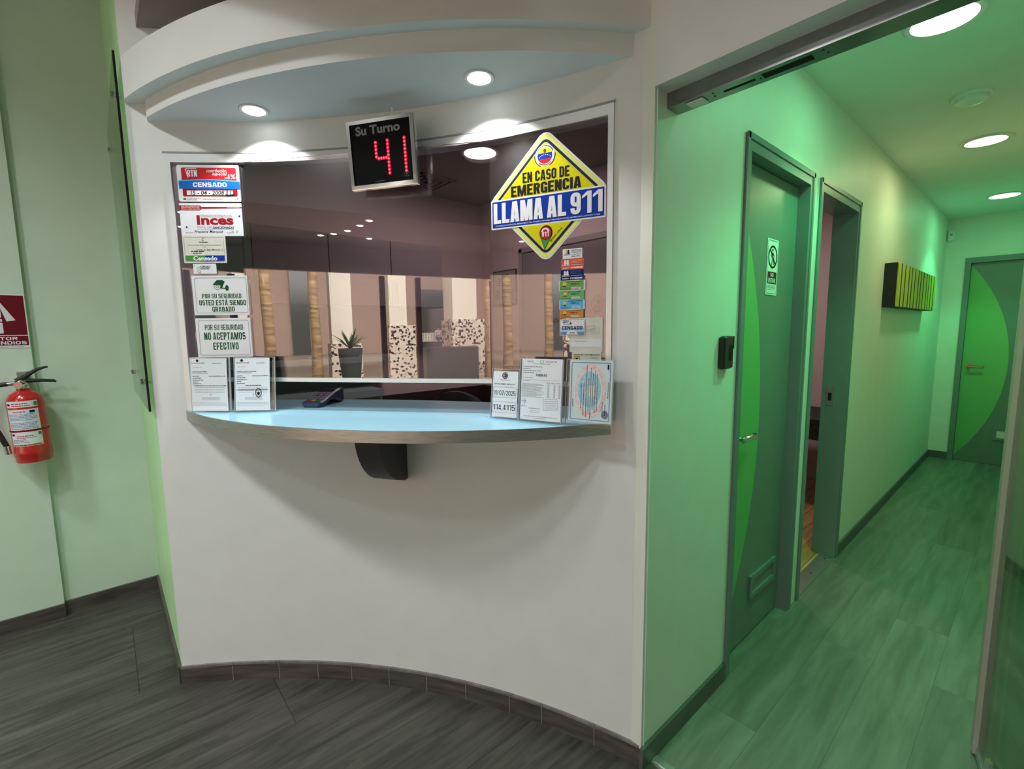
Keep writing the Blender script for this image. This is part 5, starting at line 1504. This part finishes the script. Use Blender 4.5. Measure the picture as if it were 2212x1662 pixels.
ch = thing('office_chair', 'black office chair whose backrest shows just above the counter', 'chair', (-2.25, 1.50, 0))
CM = Matrix.Translation((-2.27, 1.53, 0)) @ Matrix.Rotation(R(40), 4, 'Z')
b = MB()
V = []; F = []
nx, nz = 14, 10
for j in range(nz + 1):
    z = 0.60 + 0.545 * j / nz
    hw = 0.23 * (1 - 0.45 * max(0, (j / nz - 0.55) / 0.45) ** 2)
    for i in range(nx + 1):
        u = -1 + 2 * i / nx
        V.append((u * hw, 0.05 * u * u - 0.03 * math.sin(PI * j / nz), z - 0.05 * u * u * (j / nz) ** 2))
m_ = len(V)
V += [(p[0], p[1] + 0.05, p[2]) for p in V]
for j in range(nz):
    for i in range(nx):
        a = j * (nx + 1) + i
        F += [(a, a + 1, a + nx + 2, a + nx + 1), (m_ + a, m_ + a + nx + 1, m_ + a + nx + 2, m_ + a + 1)]
for i in range(nx):
    F += [(i, m_ + i, m_ + i + 1, i + 1), (nz * (nx + 1) + i, nz * (nx + 1) + i + 1, m_ + nz * (nx + 1) + i + 1, m_ + nz * (nx + 1) + i)]
for j in range(nz):
    a = j * (nx + 1); c_ = a + nx
    F += [(a, a + nx + 1, m_ + a + nx + 1, m_ + a), (c_, m_ + c_, m_ + c_ + nx + 1, c_ + nx + 1)]
b.add(V, F, CM)
obj('backrest', b, M_blackm, ch)
obj('seat', MB().rbox(-0.25, 0.25, -0.46, 0.04, 0.44, 0.52, 0.03, X=CM), M_blackm, ch)
obj('gas_post', MB().cyl((0, -0.2, 0.10), (0, -0.2, 0.44), 0.028, n=14, X=CM).box(-0.03, 0.03, 0.0, 0.07, 0.42, 0.64, X=CM), M_black, ch)
for k in range(5):
    a = 2 * PI * k / 5
    leg = obj('leg', MB().tube([(0, -0.2, 0.11), (0.30 * math.cos(a), -0.2 + 0.30 * math.sin(a), 0.075)], [0.025, 0.016], 8, X=CM), M_black, ch)
    obj('caster', MB().cyl((0.30 * math.cos(a) - 0.02 * math.sin(a), -0.2 + 0.30 * math.sin(a) + 0.02 * math.cos(a), 0.03), (0.30 * math.cos(a) + 0.02 * math.sin(a), -0.2 + 0.30 * math.sin(a) - 0.02 * math.cos(a), 0.03), 0.03, n=14, X=CM), M_black, leg)
for sx in (-1, 1):
    obj('armrest', MB().tube([(sx * 0.25, -0.1, 0.47), (sx * 0.31, -0.1, 0.56), (sx * 0.31, -0.06, 0.70)], 0.016, 8, X=CM).rbox(sx * 0.31 - 0.035, sx * 0.31 + 0.035, -0.24, 0.06, 0.70, 0.73, 0.012, X=CM), M_black, ch)

# furniture glimpsed in the room beyond the open door
dk = thing('office_desk', 'dark desk glimpsed through the open corridor door', 'desk', (-1.6, 4.6, 0))
obj('desk_top', MB().rbox(-2.35, -1.02, 4.25, 4.95, 0.72, 0.76, 0.004), M_blackm, dk)
obj('modesty_panel', MB().box(-2.3, -1.08, 4.30, 4.33, 0.58, 0.72), M_brown, dk, smooth=False)
for xx in (-2.32, -1.10): obj('side_panel', MB().box(xx, xx + 0.03, 4.28, 4.92, 0, 0.72), M_brown, dk, smooth=False)

# ---------------------------------------------------------------- what the glass reflects: the shop front and mall hall behind the viewer
struct('floor_mall', MB().box(-22, 26, -34, -4.5, -0.06, 0.0), M_mfloor, smooth=False)
b = MB().box(-22, 26, -32.3, -32, 0, 9)
b.box(-22, -21.7, -32, -4.5, 0, 9).box(25.7, 26, -32, -4.5, 0, 9)
struct('wall_mall', b, M_peach, smooth=False)
struct('ceiling_mall', MB().box(-22, 26, -34, -4.62, 7.0, 7.1), M_ceil, smooth=False)
b = MB()
for xx in (-0.45, 0.10, 1.38): b.box(xx - 0.035, xx + 0.035, -4.60, -4.52, 0, 2.32)
struct('trim_5', b, M_brz, smooth=False)
def pillar(x0, x1, y, zb, label):
    p = thing('mall_pillar', label, 'pillar', ((x0 + x1) / 2, y, 0), group='mosaic-footed pillars in the mall')
    obj('pillar_shaft', MB().box(x0, x1, y - (x1 - x0), y, zb, 7.0), M_cream2, p, smooth=False)
    obj('mosaic_base', MB().box(x0 - 0.05, x1 + 0.25, y - (x1 - x0) - 0.12, y + 0.06, 0, zb), M_mosaic, p, smooth=False)
pillar(3.50, 4.36, -12.0, 1.88, 'broad cream pillar with mosaic base mirrored beside the seated person')
pillar(1.52, 2.08, -12.4, 1.70, 'cream pillar with mosaic base mirrored in the middle of the glass')
pillar(-0.20, 0.42, -12.6, 1.15, 'cream pillar mirrored above the potted palm')
def palm_trunk(x, y, label, r=0.13):
    p = thing('palm_trunk', label, 'palm tree', (x, y, 0), group='palm trunks in the mall')
    obj('trunk', MB().tube([(x, y, 0), (x + 0.03, y, 1.2), (x, y, 2.6), (x + 0.05, y, 4.2), (x + 0.02, y, 6.9)], [r * 1.25, r, r * 0.95, r * 0.9, r * 0.8], 14), M_bark, p)
palm_trunk(4.32, -11.0, 'palm trunk mirrored just right of the broad cream pillar')
palm_trunk(-0.80, -11.2, 'palm trunk mirrored at the left side of the glass')
palm_trunk(-1.95, -10.0, 'leaning palm trunk mirrored left of the sticker column')
# bench with a seated person on a low terrace
struct('wall_shopfront', MB().box(8.6, 11.3, -31.95, -31.8, 0, 4.6).box(-0.3, 0.8, -31.95, -31.8, 0, 6.5), mat('dark_shop_glass', (0.10, 0.13, 0.115), 0.2), smooth=False)
struct('floor_terrace', MB().box(5.2, 10.6, -26.5, -23.2, 0, 0.55), M_mdark, smooth=False)
bn = thing('bench', 'long white slatted bench mirrored small in the glass', 'bench', (7.4, -25.0, 0.55))
b = MB()
for k in range(4): b.box(6.3, 8.9, -24.75 - 0.11 * k, -24.66 - 0.11 * k, 0.87, 0.90)
obj('seat', b, M_cream2, bn, smooth=False)
b = MB()
for k in range(26): b.box(6.3 + 0.1 * k, 6.37 + 0.1 * k, -25.16, -25.13, 0.90, 1.40)
obj('backrest', b, M_cream2, bn, smooth=False)
for xx in (6.4, 8.7): obj('leg', MB().box(xx, xx + 0.08, -25.1, -24.7, 0.55, 0.87), M_mdark, bn, smooth=False)

def person():
    root = thing('person', 'person in pale top and blue jeans sitting on the white bench mirrored in the glass', 'person', (7.45, -24.85, 0.55))
    px, py, pz = 7.45, -24.86, 0.56
    J = {'pelvis': (0, 0, 0.50), 'waist': (0, -0.03, 0.68), 'chest': (0, -0.04, 0.86), 'neck': (0, -0.03, 1.03), 'head': (0.02, 0.0, 1.14), 'crown': (0.02, 0.0, 1.24),
         'hl': (-0.09, 0.02, 0.49), 'kl': (-0.14, 0.42, 0.52), 'al': (-0.12, 0.44, 0.09), 'tl': (-0.13, 0.60, 0.05),
         'hr': (0.09, 0.02, 0.49), 'kr': (0.10, 0.44, 0.54), 'ar': (0.16, 0.52, 0.10), 'tr': (0.18, 0.66, 0.05),
         'sl': (-0.18, -0.03, 0.96), 'el': (-0.25, 0.06, 0.72), 'wl': (-0.08, 0.26, 0.70), 'fl': (-0.02, 0.31, 0.71),
         'sr': (0.18, -0.03, 0.96), 'er': (0.26, 0.06, 0.72), 'wr': (0.10, 0.26, 0.72), 'fr': (0.04, 0.31, 0.73)}
    E_ = [('pelvis', 'waist'), ('waist', 'chest'), ('chest', 'neck'), ('neck', 'head'), ('head', 'crown'), ('pelvis', 'hl'), ('hl', 'kl'), ('kl', 'al'), ('al', 'tl'), ('pelvis', 'hr'), ('hr', 'kr'), ('kr', 'ar'), ('ar', 'tr'),
          ('chest', 'sl'), ('sl', 'el'), ('el', 'wl'), ('wl', 'fl'), ('chest', 'sr'), ('sr', 'er'), ('er', 'wr'), ('wr', 'fr')]
    Rr = {'pelvis': 0.13, 'waist': 0.115, 'chest': 0.13, 'neck': 0.05, 'head': 0.085, 'crown': 0.07, 'hl': 0.09, 'hr': 0.09, 'kl': 0.06, 'kr': 0.06, 'al': 0.04, 'ar': 0.04, 'tl': 0.035, 'tr': 0.035,
          'sl': 0.055, 'sr': 0.055, 'el': 0.042, 'er': 0.042, 'wl': 0.03, 'wr': 0.03, 'fl': 0.028, 'fr': 0.028}
    names = list(J)
    me = bpy.data.meshes.new('body')
    me.from_pydata([J[n] for n in names], [(names.index(a), names.index(c)) for a, c in E_], [])
    o = bpy.data.objects.new('body', me)
    COL.objects.link(o)
    sk = o.modifiers.new('skin', 'SKIN')
    for i, n in enumerate(names):
        me.skin_vertices[0].data[i].radius = (Rr[n], Rr[n])
    me.skin_vertices[0].data[0].use_root = True
    o.modifiers.new('sub', 'SUBSURF').levels = 2
    dg = bpy.context.evaluated_depsgraph_get(); dg.update()
    m2 = bpy.data.meshes.new_from_object(o.evaluated_get(dg))
    bpy.data.objects.remove(o)
    m2.materials.clear()
    for q in (M_jeans, M_shirt, M_skin): m2.materials.append(q)
    for p in m2.polygons:
        c = p.center
        arm = abs(c.x) > 0.20 or (c.y > 0.14 and c.z > 0.63)
        if c.z > 1.02 or (c.y > 0.2 and c.z > 0.64): p.material_index = 2
        elif c.z > 0.60 and not (c.y > 0.2): p.material_index = 1
        elif c.z < 0.09: p.material_index = 2
        else: p.material_index = 0
        p.use_smooth = True
    ob = bpy.data.objects.new('body', m2)
    COL.objects.link(ob)
    ob.parent = root
    ob.location = (px - 7.45, py + 24.85, 0.0)
    MW[ob.name] = Matrix.Translation((px, py, pz))
    b = MB().lathe([(0.02, 1.275), (0.07, 1.262), (0.098, 1.22), (0.100, 1.17), (0.085, 1.13)], 20, X=Matrix.Translation((px + 0.02, py - 0.02, pz)))
    obj('hair', b, M_hair, root)
person()
pt = thing('stone_planter', 'dark low stone planter mirrored at the bottom of the glass', 'planter', (3.0, -10.8, 0))
P = [(2.25, -11.4), (4.1, -11.4), (3.6, -10.2), (2.0, -10.2)]
obj('planter_box', MB().prism(P, 0, 1.0), M_mdark, pt, smooth=False)
obj('soil', MB().prism([(2.3, -11.32), (4.0, -11.32), (3.56, -10.28), (2.08, -10.28)], 0.98, 1.015), M_brown, pt, smooth=False)
pp = thing('potted_palm', 'spiky potted plant mirrored beside the cream pillars', 'potted plant', (0.05, -10.9, 0))
X = Matrix.Translation((0.05, -10.9, 0))
obj('pot', MB().lathe([(0.22, 0), (0.30, 0.7), (0.33, 1.05), (0.30, 1.06)], 20, X=X), M_mdark, pp)
b = MB()
for k in range(16):
    a = 2 * PI * k / 16; l_ = 0.5 + 0.25 * ((k * 5) % 4) / 3; e_ = 0.6 + 0.5 * ((k * 3) % 5) / 4
    p0 = Vector((0.05, -10.9, 1.04)); dr = Vector((math.cos(a) * math.cos(e_), math.sin(a) * math.cos(e_), math.sin(e_)))
    sd = Vector((-math.sin(a), math.cos(a), 0)) * 0.04
    pm = p0 + dr * l_ * 0.55; pe = p0 + dr * l_ - Vector((0, 0, 0.08))
    b.add([p0 - sd * 0.5, p0 + sd * 0.5, pm + sd, pm - sd, pe], [(0, 1, 2, 3), (3, 2, 4)])
obj('leaves', b, M_leaf, pp)
